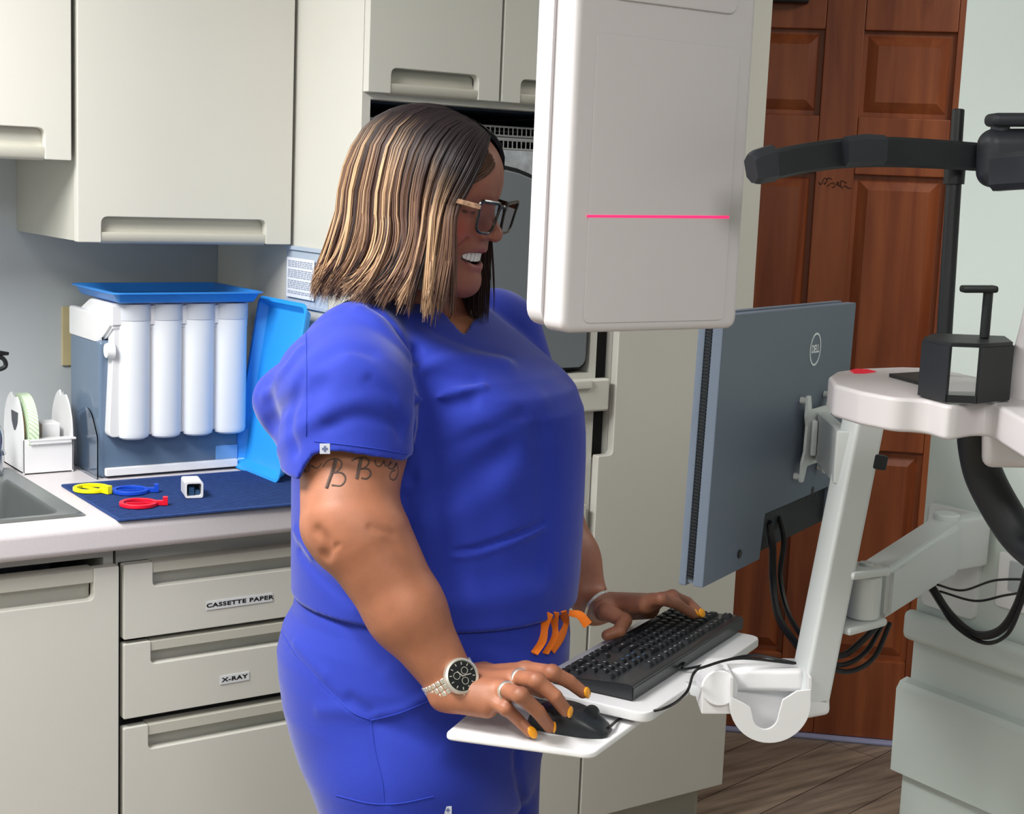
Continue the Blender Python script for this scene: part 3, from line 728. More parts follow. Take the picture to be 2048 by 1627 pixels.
def stripe_mat():
    M = mat('green striped tape', 'cfe6c6', 0.6); nt = M.node_tree; b = nt.nodes['Principled BSDF']
    tc = nt.nodes.new('ShaderNodeTexCoord'); w = nt.nodes.new('ShaderNodeTexWave'); w.inputs['Scale'].default_value = 60; w.bands_direction = 'DIAGONAL'
    r = nt.nodes.new('ShaderNodeValToRGB'); r.color_ramp.elements[0].color = (*srgb('a9c79a'), 1); r.color_ramp.elements[1].color = (*srgb('dff0d6'), 1); r.color_ramp.elements[1].position = .4
    nt.links.new(tc.outputs['Object'], w.inputs['Vector']); nt.links.new(w.outputs['Fac'], r.inputs['Fac']); nt.links.new(r.outputs['Color'], b.inputs['Base Color']); return M
obj('tape', bm, stripe_mat(), tr_)
bm = BM(); lathe(bm, [(rt*.3, 0), (rt*.62, 0), (rt*.62, .022), (rt*.3, .022), (rt*.3, 0)], Matrix(((0, 0, 1, dx0+.0095), (1, 0, 0, (dy0+dy1)/2), (0, 1, 0, zcn), (0, 0, 0, 1))), 32, cap=False)
obj('cardboard_core', bm, mat('cardboard', 'b08a66', 0.8), tr_)

# coloured aiming rings and the little white holder
def aim_ring(px, py, col, label, adx, ady, name):
    c = at(px, py, 2, ZC+.012); c.z = ZC+.0055
    t_ = thing('aiming_ring', label, 'positioning ring', c, 'coloured aiming rings on the drying mat')
    M_ = mat(name, col, 0.35, coat=.2); r = .0335
    bm = BM(); lathe(bm, [(r-.006, 0), (r, 0), (r+.001, .001), (r+.001, .006), (r, .007), (r-.006, .007), (r-.007, .006), (r-.007, .001), (r-.006, 0)], Matrix.Translation(c), 40, cap=False)
    obj('ring', bm, M_, t_)
    bm = BM(); d = Vector((adx, ady, 0)).normalized(); M = frame(c+d*(r-.008), d, (-d.y, d.x, 0))
    box(bm, (0, -.0045, .0), (.026, .0045, .009), M, bev=.001); box(bm, (.018, -.0055, .0), (.027, .0055, .016), M, bev=.001)
    box(bm, (-r*1.45, -.002, .0015), (-.001, .002, .0055), M)
    obj('socket', bm, M_, t_)
aim_ring(183, 973, 'f2e80c', 'yellow plastic aiming ring with short stem on the navy mat', .35, -.9, 'yellow plastic')
aim_ring(261, 977, '1648c0', 'deep blue plastic aiming ring between the yellow and red rings', .93, -.35, 'blue plastic')
aim_ring(277, 1003, 'e0102c', 'red plastic aiming ring nearest the countertop front edge', .93, -.35, 'red plastic')
c = at(384, 980, 2, ZC+.015); c.z = ZC+.0055
hd = thing('film_holder', 'small white hollow plastic holder standing on the navy mat', 'holder', c)
d = Vector((-.25, -.97, 0)).normalized(); M = frame(c+Vector((0, 0, .016)), Vector((-d.y, d.x, 0)), (0, 0, 1))
pt_o = rpoly([(-.017, -.0155), (.017, -.0155), (.017, .0155), (-.017, .0155)], .005); pt_i = rpoly([(-.0135, -.012), (.0135, -.012), (.0135, .012), (-.0135, .012)], .004)
t = bmesh.new(); L = []
for pts, z in ((pt_o, -.028), (pt_o, .028), (pt_i, .028), (pt_i, -.026)): L.append([t.verts.new((p.x, p.y, z)) for p in pts])
for a_, b_ in zip(L, L[1:]):
    n = len(a_)
    for k in range(n): t.faces.new((a_[k], a_[(k+1) % n], b_[(k+1) % n], b_[k]))
t.faces.new(L[0][::-1]); t.faces.new(L[3]); bm = BM(); merge(bm, t, M); obj('shell', bm, m_white, hd)
bm = BM(); box(bm, (-.009, -.0115, -.02), (.001, .004, .022), M); box(bm, (.003, -.0115, -.02), (.012, -.002, .018), M); obj('insert', bm, mat('dark insert', '2a4a6a', .4), hd)

# ------------------------------------------------------------------ scanning machine
m_xr = mat('scanner white shell', 'cdc8ca', 0.4, coat=0.1)
un = thing('scanner_head', 'big white scanner head hanging at head height with a red laser line', 'x-ray machine', (1.0, 1.24, 1.385))
UY = 1.197; ux0, ux1 = .889, 1.124; uz = at(1137, 667, 1, UY).z; uzr = at(1478, 641, 1, UY).z; ZT = 1.92
Mu = Fr(0)
def uprism(bm, y0, y1, ins, bev, seg=4, rad=.012):
    pts = rpoly([(ux0+ins, uz+ins), (ux1-ins, uz+ins), (ux1-ins, ZT), (ux0+ins, ZT)], [rad, rad, .01, .01], 6)
    prism(bm, pts, -y1, -y0, Mu, bev=bev, seg=seg)
bm = BM(); uprism(bm, UY, UY+.034, 0, .009, rad=.014); obj('front_cover', bm, m_xr, un)
bm = BM()
pts = rpoly([(ux0-.0035, uz+.003), (ux1-.01, uz+.003), (ux1-.01, ZT), (ux0-.0035, ZT)], [.022, .022, .01, .01], 6)
t = bmesh.new(); prism(bm, pts, UY+.0345, UY+.065, Matrix(((1, 0, 0, 0), (0, 0, 1, 0), (0, 1, 0, 0), (0, 0, 0, 1))), bev=.014, seg=5)
obj('rear_shell', bm, m_xr, un)
bm = BM(); a = at(1190, 66, 1, UY); b = at(1474, 95, 1, UY); c = at(1452, 636, 1, UY); d = at(1169, 650, 1, UY)
ix0, ix1, iz1, iz0 = (a.x+d.x)/2, (b.x+c.x)/2, (a.z+b.z)/2, (c.z+d.z)/2
prism(bm, rpoly([(ix0, iz0), (ix1, iz0), (ix1, iz1), (ix0, iz1)], .008), -UY+.0002, -UY+.0014, Mu, bev=.001)
fp = obj('sensor_panel', bm, m_xr, un)
bm = BM(); a = at(1218, 2, 1, UY); b = at(1470, 36, 1, UY)
prism(bm, rpoly([(a.x, b.z+.003), (b.x, b.z+.003), (b.x, ZT-.02), (a.x, ZT-.02)], .012), -UY+.0002, -UY+.0035, Mu, bev=.002); obj('upper_panel', bm, m_xr, un)
# laser line
zla = at(1176, 432, 1, UY-.0015).z; xa_ = at(1172, 432, 1, UY).x; xb_ = at(1456, 434, 1, UY).x; zlb = at(1456, 434, 1, UY-.0015).z
bm = BM(); prism(bm, [(xa_, zla-.0012), (xb_, zlb-.0014), (xb_, zlb+.0014), (xa_, zla+.0012)], -UY+.0015, -UY+.0019, Mu)
obj('laser_line', bm, mat('red laser light', 'ff3070', 0.5, emit='ff2a6a', estr=1.0), fp)
# overhead beam and column, above and right of the view
cl = thing('scanner_column', 'white scanner column with curved arm standing against the right wall', 'x-ray machine', (1.80, .80, 0))
bm = BM(); box(bm, (1.72, .62, 0), (1.905, .86, 2.25), bev=.012); box(bm, (1.55, .5, 0), (1.90, .98, .05), bev=.01); obj('column', bm, m_xr, cl)
bm = BM(); box(bm, (.93, .70, ZT+.03), (1.719, .82, ZT+.11), bev=.02); box(bm, (.94, .72, ZT+.03), (1.07, 1.30, ZT+.11), bev=.02); box(bm, (.95, 1.20, ZT-.01), (1.06, 1.31, ZT+.03), bev=.004); obj('overhead_arm', bm, m_xr, cl)

# patient support arm of the scanner
pa = thing('patient_support_arm', 'white scanner support arm with red display reaching in from the right edge', 'x-ray machine', dep(1850, 800, 1.62))
# local frame of the arm: A near its free end
def armpt(px, py, D): return dep(px, py, D)
TOPZ = None
A0 = dep(1668, 742, 1.66); zt5 = A0.z
poly_px = [(1657, 752), (1672, 742), (1720, 736), (1800, 733), (1870, 735), (1990, 760), (2075, 790), (2120, 880), (1978, 800), (1900, 812), (1860, 800), (1835, 797), (1790, 795), (1720, 782), (1668, 768)]
def onz(px, py, z): return at(px, py, 2, z)
pl = [onz(px, py, zt5) for px, py in poly_px]
pl = [Vector((p.x, p.y)) for p in pl]
bm = BM(); hh = .034
ctr = sum(pl, Vector((0, 0)))/len(pl)
prism(bm, rpoly(pl, .03, 6), zt5-hh, zt5, bev=.006, seg=4, both=True)
obj('arm_shell', bm, m_xr, pa)
bm = BM(); pb = [onz(*q, zt5+.0005) for q in ((1700, 741), (1712, 738), (1735, 739), (1752, 743), (1730, 746), (1708, 746))]
prism(bm, [(p.x, p.y) for p in pb], zt5+.0003, zt5+.0012); obj('red_display', bm, mat('red display', 'c0182c', .3, emit='d0203a', estr=.4), pa)
e0 = dep(2010, 842, 1.50)
bm = BM(); box(bm, (-.022, -.05, -.040), (.14, .07, .022), frame(e0, cr*0.94+Vector(fw)*(-.3), (0, 0, 1)) @ Matrix.Rotation(R(-90), 4, 'X'), bev=.010, seg=4); obj('arm_block', bm, m_xr, pa)
bm = BM(); q0 = dep(2068, 640, 1.5); q1 = dep(2062, 860, 1.5); tube(bm, [q0+Vector((0.01, 0, .12)), q0, dep(2050, 760, 1.5), q1], [.006, .012, .018, .020], n=18); obj('arm_riser', bm, m_xr, pa)
c0 = dep(2130, 850, 1.48); bm = BM(); tube(bm, [c0, Vector((1.45, .95, c0.z)), Vector((1.70, .80, c0.z))], .035, n=16); obj('arm_root', bm, m_xr, pa)
# black chin rest cage
cg = thing('chin_rest', 'black open cage chin rest with T-shaped post on the white scanner arm', 'chin rest', dep(1930, 800, 1.45))
DC = 1.47
zt6 = dep(1900, 675, DC).z; zb6 = zt5+.001
cb = [onz(1840, 800-0, zb6+0.0) for _ in (0,)]
def cp(px, D, z): p = dep(px, 740, D); return Vector((p.x, p.y, z))
L0, L1, M0, M1, R1_, B0 = cp(1842, 1.47, 0), cp(1898, 1.425, 0), cp(1898, 1.425, 0), cp(1957, 1.425, 0), cp(2021, 1.46, 0), cp(1930, 1.53, 0)
def wallq(bm, a, b, z0, z1, th=.003):
    d = (b-a); d.z = 0; M = frame((a.x, a.y, 0), d.normalized(), (-d.normalized().y, d.normalized().x, 0)); box(bm, (0, -th/2, z0), (d.length, th/2, z1), M)
bm = BM(); wallq(bm, L0, L1, zb6+.001, zt6-.004); wallq(bm, M1, R1_, zb6+.001, zt6-.004)
B1 = cp(1862, 1.52, 0); B2 = cp(2004, 1.52, 0); wallq(bm, L0, B1, zb6+.001, zt6-.004); wallq(bm, R1_, B2, zb6+.001, zt6-.004)
wallq(bm, L1, M1, zb6+.001, zb6+.008)
obj('cage', bm, m_black, cg)
bm = BM(); pp = [L0, L1, M1, R1_, B2, B1]; prism(bm, [(p.x, p.y) for p in pp], zt6-.004, zt6, bev=.001); obj('cage_top', bm, m_black, cg)
pq = [onz(*q, zt5+.001) for q in ((1778, 752), (1842, 748), (1850, 790), (1838, 768))]
bm = BM(); prism(bm, [(p.x, p.y) for p in pq], zt5+.0005, zt5+.004); obj('slide_plate', bm, m_black, cg)
bm = BM(); a = dep(1969, 672, 1.48); b = dep(1977, 582, 1.48); a.z = zt6; b.x, b.y = a.x, a.y; cyl(bm, a, b, .0048, n=14, bev=.001)
M = frame(b, cr, (-cr.y, cr.x, 0)); box(bm, (-.027, -.008, -.001), (.008, .008, .006), M, bev=.0025); obj('bite_post', bm, m_black, cg)
# head support rod and temple bars
ht = thing('head_support', 'black curved temple bars with padded tips on a vertical rod', 'head rest', dep(1890, 660, 1.66))
bm = BM(); a = dep(1885, 735, 1.66); b = dep(1909, 220, 1.66); b.x = a.x+(b.x-a.x)*.6; b.y = a.y+(b.y-a.y)*.6; a.z = zt5+.0008
cyl(bm, a, a+(b-a)*.78, .0085, n=18); cyl(bm, a+(b-a)*.70, b, .0068, n=18, bev=.001); c = a+(b-a)*.735; cyl(bm, c-Vector((0, 0, .004)), c+Vector((0, 0, .012)), .0115, n=18); obj('rod', bm, m_black, ht)
def band(bm, pts, hgt, th, bev=.006):
    P = smooth_path(pts, 6); t = bmesh.new(); rings = []
    for i, p in enumerate(P):
        d = (P[min(i+1, len(P)-1)]-P[max(i-1, 0)]).normalized(); s = d.cross(Vector((0, 0, 1))).normalized(); u_ = s.cross(d)
        h = hgt if not isinstance(hgt, (list, tuple)) else np.interp(i/(len(P)-1)*(len(hgt)-1), range(len(hgt)), hgt)
        h = h/2; w = th/2; b_ = min(bev, w*.9)
        pr_ = [(-w, -h+b_), (-w+b_, -h), (w-b_, -h), (w, -h+b_), (w, h-b_), (w-b_, h), (-w+b_, h), (-w, h-b_)]
        rings.append([t.verts.new(p+s*a_+u_*c_) for a_, c_ in pr_])
    for a_, b_ in zip(rings, rings[1:]):
        for k in range(8): t.faces.new((a_[k], a_[(k+1) % 8], b_[(k+1) % 8], b_[k]))
    t.faces.new(rings[0][::-1]); t.faces.new(rings[-1]); merge(bm, t)
bm = BM(); band(bm, [dep(1535, 332, 1.50), dep(1600, 318, 1.535), dep(1690, 306, 1.57), dep(1780, 304, 1.60), dep(1870, 308, 1.615), dep(1960, 314, 1.625)], [.030, .030, .031, .032, .031, .030], .010, .003)
obj('temple_bar', bm, m_blackr, ht)
bm = BM(); band(bm, [dep(1502, 338, 1.478), dep(1514, 334, 1.482), dep(1545, 326, 1.495)], [.028, .034, .036], .017, .006); obj('tip_pad', bm, mat('grey black pad', '2c2f36', .45), ht)
bm = BM(); band(bm, [dep(1690, 303, 1.556), dep(1730, 300, 1.568), dep(1768, 300, 1.578)], [.031, .033, .031], .012, .005); obj('slide_pad', bm, mat('grey black pad', '2c2f36', .45), ht)
bm = BM(); h0 = dep(1995, 318, 1.60); M = frame(h0, cr, (-cr.y, cr.x, 0))
box(bm, (-.021, -.018, -.030), (.050, .02, .032), M, bev=.017, seg=6); box(bm, (-.012, -.018, .034), (.060, .018, .048), M, bev=.006, seg=4); cyl(bm, h0+Vector((0, 0, .025)), h0+Vector((0, 0, .04)), .01); obj('hub', bm, mat('grey black pad', '2c2f36', .45), ht)
bm = BM(); band(bm, [dep(1994, 345, 1.545), dep(2025, 342, 1.52), dep(2075, 338, 1.47), dep(2140, 332, 1.43)], .038, .020, .006); obj('near_temple_pad', bm, mat('grey black pad', '2c2f36', .45), ht)
# black grab handle
gh = thing('grab_handle', 'thick black curved grab handle under the white scanner arm', 'handle', dep(1980, 1000, 1.58))
bm = BM(); tube(bm, [dep(1956, 838, 1.57), dep(1953, 880, 1.58), dep(1968, 950, 1.59), dep(2010, 1030, 1.58), dep(2052, 1088, 1.56), dep(2110, 1120, 1.52), dep(2190, 1100, 1.50)], [.0185, .020, .0205, .0205, .019, .018, .018], n=18, sub=8); obj('grip', bm, m_blackr, gh)
bm = BM(); tube(bm, [dep(2190, 1100, 1.50), dep(2230, 980, 1.48), dep(2170, 860, 1.47)], .017, n=14); obj('grip_bracket', bm, m_black, gh)

# ------------------------------------------------------------------ monitor
m_mon = mat('dark grey monitor shell', '606b7b', 0.5, bump=.08, bscale=500)
TL = dep(1449, 631, 1.885); ex = Vector((.900, .436, -.020)).normalized(); MW, MH = .56, .352
ez = Vector((.024, 0, 1)).normalized()
Mm = frame(TL, ex, ez); Mm = frame(TL, ex, -ez) if False else Mm
nz = Mm.to_3x3().col[2]
if nz.dot(-fw) < 0: raise RuntimeError('monitor frame')
mo = thing('monitor', 'dark grey flat monitor seen from behind with a round logo', 'monitor', Mm @ Vector((MW/2, -MH, -.02)))
bm = BM(); prism(bm, rpoly([(0, 0), (0, -MH), (.208, -MH), (.216, -MH+.064), (.53, -MH+.064), (.53, -MH+.004), (MW, -MH+.004), (MW, 0)], .002, 2), -.014, 0, Mm, bev=.002)
obj('rear_shell', bm, m_mon, mo)
bm = BM(); box(bm, (-.001, -MH-.001, -.034), (MW+.001, .001, -.0235), Mm, bev=.002); box(bm, (.003, -MH+.003, -.0238), (MW-.003, -.003, -.0142), Mm); obj('front_bezel', bm, m_mon, mo)
bm = BM(); nv = 76
for k in range(nv):
    y = -.012-(MH-.02)*k/nv; box(bm, (-.0012, y-.0022, -.0228), (.003, y, -.0150), Mm)
obj('vent_slots', bm, m_black, mo)
bm = BM(); box(bm, (.21, -MH+.003, -.030), (.528, -MH+.063, -.0141), Mm); box(bm, (.225, -MH+.030, -.0141), (.31, -MH+.062, -.004), Mm, bev=.002); obj('port_bay', bm, mat('port bay', '23272d', .6), mo)
bm = BM(); box(bm, (.006, -MH+.006, -.0352), (MW-.006, -.006, -.0342), Mm); obj('screen', bm, mat('screen', '0a0c10', .15, emit='8fb4e8', estr=.6), mo)
def mp(px, py, dz=0.0): p = hit(px, py, Mm.translation, nz); q = Mm.inverted() @ p; return q.x, q.y
print('MP', [mp(*q_) for q_ in ((1515, 1128), (1532, 1022), (1575, 1012), (1650, 978), (1590, 1100), (1622, 868), (1655, 775))])
lx, ly = mp(1630, 698); lg = obj('logo_ring', (lambda b: (lathe(b, [(.0218, 0), (.0246, 0), (.0246, .0008), (.0218, .0008), (.0218, 0)], Mm @ Matrix.Translation((lx, ly, .0002)), 40, cap=False), b)[1])(BM()), mat('silver print', 'e6eaf0', .35), mo)
text_mesh('DELL', .0165, Mm @ Matrix.Translation((lx, ly, .0006)), mat('silver print', 'e6eaf0', .35), 'logo_letters', lg, depth=.0003, extra=.0003, spacing=.9)
px_, py_ = mp(1478, 1107); bm = BM(); cyl(bm, Mm @ Vector((px_, py_, .0002)), Mm @ Vector((px_, py_, .002)), .006, n=20); obj('power_button', bm, m_black, mo)
for q in ((1625, 980, .006), (1600, 1000, .003), (1615, 995, .003), (1632, 990, .003)):
    a_, b_ = mp(q[0], q[1]); bm = BM(); cyl(bm, Mm @ Vector((a_, b_, .0001)), Mm @ Vector((a_, b_, .0006)), q[2], n=12); obj('screw_hole', bm, m_black, mo)
# mount plate
vx, vy = mp(1618, 868)
ma = thing('wall_mount_arm', 'white wall-mounted arm with upright post carrying the monitor and keyboard tray', 'monitor arm', dep(1905, 1090, 2.34))
bm = BM()
pl_ = []
for sx, sy in ((-1, 1), (1, 1), (1, -1), (-1, -1)):
    pass
h_ = .064; w_ = .060
pts = [(-w_, h_), (-w_+.012, h_), (-w_+.022, h_-.022), (w_-.022, h_-.022), (w_-.012, h_), (w_, h_), (w_, h_-.03), (w_-.010, h_-.045), (w_-.010, -h_+.045), (w_, -h_+.03), (w_, -h_), (w_-.012, -h_), (w_-.022, -h_+.022), (-w_+.022, -h_+.022), (-w_+.012, -h_), (-w_, -h_), (-w_, -h_+.03), (-w_+.008, -h_+.045), (-w_+.008, h_-.045), (-w_, h_-.03)]
prism(bm, rpoly(pts, .004, 3), .010, .014, Mm @ Matrix.Translation((vx, vy, 0)), bev=.001)
for sx in (-1, 1):
    for sy in (-1, 1): cyl(bm, Mm @ Vector((vx+sx*(w_-.006), vy+sy*(h_-.008), .0005)), Mm @ Vector((vx+sx*(w_-.006), vy+sy*(h_-.008), .011)), .005, n=12)
lathe(bm, [(0, .022), (.016, .021), (.030, .0145), (.030, .0135)], Mm @ Matrix.Translation((vx, vy, 0)), 28, cap=False)
obj('mount_plate', bm, m_whited, ma)
pB = dep(1616, 1398, 2.00); pT = dep(1735, 800, 1.98); ax_ = (pT-pB).normalized()
Mp = frame(pB, (cr*0.86+Vector((fw.x, fw.y, 0))*.5), ax_); 
xx = (cr*0.93-Vector((fw.x, fw.y, 0)).normalized()*-.36); xx = (xx-ax_*xx.dot(ax_)).normalized(); zz = xx.cross(ax_)
Mp = Matrix((xx, ax_, zz)).transposed().to_4x4(); Mp.translation = pB
PL = (pT-pB).length
bm = BM(); pts = rpoly([(-.024, -.012), (.014, -.018), (.030, -.012), (.030, .012), (.014, .018), (-.024, .012)], .003, 3)
pts = rpoly([(-.022, -.020), (.022, -.020), (.022, .020), (-.022, .020)], .006, 3)
M_up = Matrix((xx, -zz, ax_)).transposed().to_4x4(); M_up.translation = pB
prism(bm, pts, 0, PL, M_up, bev=.003, both=True); obj('post', bm, m_whited, ma)
bm = BM(); box(bm, (.0222, .01, -.011), (.0235, PL-.05, .011), Mp); obj('cable_channel', bm, mat('grey channel', '9fa6aa', .4), ma)
for kk, (f_, w2) in enumerate(((.81, .010),)):
    bm = BM(); box(bm, (.014, PL*f_-w2, -.022), (.036, PL*f_+w2, .0215), Mp, bev=.003); obj('post_clip', bm, m_black, ma)
# bracket from plate to post
pm = Mm @ Vector((vx, vy, .020)); q = Mp.inverted() @ pm; tgt = Mp @ Vector((-.022, q.y-.015, 0))
d = tgt-pm; Mb = frame(pm, d, (0, 0, 1)); bm = BM(); box(bm, (-.004, -.036, -.010), (d.length+.004, .036, .010), Mb, bev=.004)
box(bm, (.012, -.026, .0105), (.040, .026, .020), Mb, bev=.003); obj('tilt_bracket', bm, m_whited, ma)
bm = BM(); cyl(bm, Mb @ Vector((.022, -.008, .0195)), Mb @ Vector((.022, -.008, .024)), .0065, n=6); obj('bolt', bm, m_chrome, ma)
# elbow joint and wall arm
el = dep(1728, 1190, 2.03)
bm = BM(); cyl(bm, el-Vector((0, 0, .030)), el+Vector((0, 0, .030)), .0225, n=28, bev=.002)
pe = Mp @ Vector((.018, (Mp.inverted() @ el).y, 0)); 
obj('elbow_hub', bm, m_whited, ma)
for s in (-1, 1):
    bm = BM()
    z = el.z+s*.036; a_ = Vector((el.x, el.y, z)); b_ = Vector((pe.x, pe.y, z+s*.002)); M = frame(a_, b_-a_, None); box(bm, (-.026, -.024, -.006), ((b_-a_).length+.004, .024, .006), M, bev=.005)
    if s > 0: cyl(bm, el+Vector((0, 0, .041)), el+Vector((0, 0, .046)), .009, n=16)
    obj('clevis', bm, m_whited, ma)
wl = Vector((XW-.048, 0, 0)); p_far = dep(1888, 1090, 2.28); p_far.x = min(p_far.x, XW-.05)
dd_ = p_far-el; hd_ = Vector((dd_.x, dd_.y, 0)); near = el+hd_.normalized()*.030
up_n = near+Vector((0, 0, 0)); sdv = Vector((-hd_.normalized().y, hd_.normalized().x, 0))
t = bmesh.new(); vs = []
for p, hh_ in ((near, .036), (p_far, .042)):
    for s, v_ in ((-1, -1), (1, -1), (1, 1), (-1, 1)):
        vs.append(t.verts.new(p+sdv*s*.026+Vector((0, 0, v_*hh_+ (0)))))
for f in ((0, 1, 2, 3), (7, 6, 5, 4), (0, 4, 5, 1), (1, 5, 6, 2), (2, 6, 7, 3), (3, 7, 4, 0)): t.faces.new([vs[i] for i in f])
bmesh.ops.recalc_face_normals(t, faces=t.faces[:]); bmesh.ops.bevel(t, geom=t.edges[:], offset=.008, segments=3, affect='EDGES')
bm = BM(); merge(bm, t); obj('swing_arm', bm, m_whited, ma)
bm = BM(); cyl(bm, p_far-Vector((0, 0, .044)), p_far+Vector((0, 0, .050)), .020, n=24, bev=.002); box(bm, (p_far.x, p_far.y-.018, p_far.z-.038), (XW-.011, p_far.y+.018, p_far.z+.042), bev=.006); obj('wall_pivot', bm, m_whited, ma)
bm = BM(); c1 = at(1866, 1002, 0, XW); c2 = at(1955, 1240, 0, XW)
prism(bm, rpoly([(-c1.y, c2.z), (-c2.y, c2.z), (-c2.y, c1.z), (-c1.y, c1.z)], .012), .0003, .010, Matrix(((0, 0, -1, XW), (-1, 0, 0, 0), (0, 1, 0, 0), (0, 0, 0, 1))), bev=.003); obj('wall_plate', bm, m_whited, ma)
# cup and tray hinge at the foot of the post
ZTR = .860
cu0 = dep(1533, 1392, 1.99); 
bm = BM(); Mc = frame(cu0, cr, (0, 0, 1))
def bowl(bm, w, M):
    n = 22; t = bmesh.new(); outer_, inner_ = [], []
    # U-shaped scoop, extruded along local z (towards the room) with a scalloped front
    prof_ = []
    for k in range(n+1):
        a_ = math.pi+math.pi*k/n; prof_.append((w*math.cos(a_), w*math.sin(a_)))
    prof_ = [(-w, .036)]+prof_+[(w, .036)]
    inn_ = [(x*(1-.0035/w), y*(1-.0035/w) if y < 0 else y) for x, y in prof_]
    F = [t.verts.new((x, y, .030)) for x, y in prof_]; Bk = [t.verts.new((x, y, -.028)) for x, y in prof_]
    Fi = [t.verts.new((x, y, .030)) for x, y in inn_]; Bi = [t.verts.new((x, y, -.028)) for x, y in inn_]
    for i in range(len(prof_)-1):
        t.faces.new((F[i], F[i+1], Bk[i+1], Bk[i])); t.faces.new((Fi[i], Bi[i], Bi[i+1], Fi[i+1])); t.faces.new((F[i], Fi[i], Fi[i+1], F[i+1])); t.faces.new((Bk[i], Bk[i+1], Bi[i+1], Bi[i]))
    t.faces.new((F[0], Bk[0], Bi[0], Fi[0])); t.faces.new((F[-1], Fi[-1], Bi[-1], Bk[-1]))
    merge(bm, t, M)
    # back wall
    pts = [Vector(p) for p in prof_]; prism(bm, pts, -.031, -.028, M)
    # front lip with a U notch
    fr = [Vector(p) for p in prof_[1:-1]]; notch = []
    for k in range(13):
        a_ = 2*math.pi-math.pi*k/12; notch.append(Vector((.017*math.cos(a_)-.006, -.014+.020*math.sin(a_))))
    pts = fr+[Vector((w-.001, .020)), Vector((.034, .018)), Vector((.016, .006))]+notch+[Vector((-.026, -.004)), Vector((-.036, .002)), Vector((-w+.001, .010))]
    prism(bm, pts, .028, .031, M, bev=.001)
bowl(bm, .053, Mc); obj('tool_cup', bm, m_white, ma)
bm = BM(); a_ = dep(1450, 1385, 2.0); box(bm, (-.035, -.020, -.03), (.012, .014, .028), frame(a_, cr, (0, 0, 1)), bev=.003); cyl(bm, a_-Vector(fw)*.03+cr*-.012+Vector((0, 0, .012)), a_+Vector(fw)*.03+cr*-.012+Vector((0, 0, .012)), .024, n=28, bev=.002)
obj('tray_hinge', bm, m_white, ma)
bm = BM(); b1 = dep(1470, 1352, 2.03); b2 = Mp @ Vector((-.01, .03, 0)); M = frame(b1, b2-b1, (0, 0, 1)); box(bm, (-.05, -.016, -.04), ((b2-b1).length, .016, .02), M, bev=.008, seg=3); obj('lower_bracket', bm, m_white, ma)
bm = BM(); b1 = Mp @ Vector((.0, -.012, .0)); box(bm, (-.018, -.020, -.02), (.024, .010, .02), Mp @ Matrix.Rotation(R(14), 4, 'Z'), bev=.008, seg=3); obj('foot_bracket', bm, m_white, ma)

# ------------------------------------------------------------------ keyboard tray
kd = Vector((.855, .518, 0)).normalized(); kq = Vector((.518, -.855, 0)).normalized()
P1 = onz(1296, 1428, ZTR); P2 = onz(1524, 1272, ZTR)
tl = (P2-P1); tl.z = 0; TLn = tl.length; tu = tl.normalized(); tp = Vector((-tu.y, tu.x, 0))         # tp points to the person
Wt = (onz(1078, 1332, ZTR)-P1).dot(tp)-.019
print('tray len', TLn, 'width', Wt)
Mt = frame(P1, tu, tp)
kt = thing('keyboard_tray', 'white keyboard tray with a lower mouse plate carried by the wall arm', 'keyboard tray', P1+tu*TLn/2)
bm = BM(); prism(bm, rpoly([(0, 0), (TLn, 0), (TLn, Wt), (0.0, Wt)], [.02, .02, .02, .008], 5), -.014, 0, Mt, bev=.003, both=True); obj('tray_plate', bm, m_white, kt)
bm = BM(); box(bm, (.10, .03, -.030), (TLn-.10, .12, -.0145), Mt, bev=.006)
cc = a_-P1; a2 = Vector((a_.x, a_.y, 0)); 
b0_ = Mt @ Vector((.22, .075, -.026)); a3 = dep(1440, 1388, 2.0); M = frame(b0_, a3-b0_, None); box(bm, (0, -.018, -.008), ((a3-b0_).length, .018, .008), M, bev=.003)
obj('underframe', bm, m_whited, kt)
ZMP = .838
mpts = [onz(*q, ZMP) for q in ((888, 1466), (1186, 1506), (1310, 1416), (1010, 1362))]
bm = BM(); prism(bm, rpoly([(p.x, p.y) for p in mpts], [.012, .02, .01, .02], 6), ZMP-.009, ZMP, bev=.003, seg=3, both=True); obj('mouse_plate', bm, mat('white tray plastic', 'f0f0f2', .3), kt)
# keyboard
K0 = onz(1268, 1404, ZTR)+tp*.002
# keyboard frame: local x along kd (right end of the keyboard is near), local y towards the person
Mk = frame(K0+Vector((0, 0, .001)), tu, tp)
KS = .905
KL, KW = .442*KS, .135*KS
kb = thing('keyboard', 'black full-size wired keyboard on the white tray', 'keyboard', Mk @ Vector((KL/2, KW/2, 0)))
t = bmesh.new(); hb, hf = .020, .010
pr_ = [(0, 0), (KW, 0), (KW, hf), (KW-.006, hf+.002), (.012, hb+.001), (.002, hb), (0, hb-.002)]
A = [t.verts.new((0, a, b)) for a, b in pr_]; B = [t.verts.new((KL, a, b)) for a, b in pr_]; n = len(pr_)
for i in range(n): t.faces.new((A[i], A[(i+1) % n], B[(i+1) % n], B[i]))
t.faces.new(A); t.faces.new(B[::-1]); bmesh.ops.recalc_face_normals(t, faces=t.faces[:]); bmesh.ops.bevel(t, geom=t.edges[:], offset=.0015, segments=2, affect='EDGES')
bm = BM(); merge(bm, t, Mk); obj('case', bm, mat('black keyboard case', '26282c', .35, coat=.15), kb)
m_key = mat('key cap', '191b1f', .5); m_leg = mat('key legend', 'd6d9dd', .5); m_legb = mat('key legend blue', '5a9ae0', .5)
slope = math.atan2(hb-hf, KW-.018)
U = .0190*KS; gx = KL-.009     # column 0 (Esc) sits at the far end, x decreases
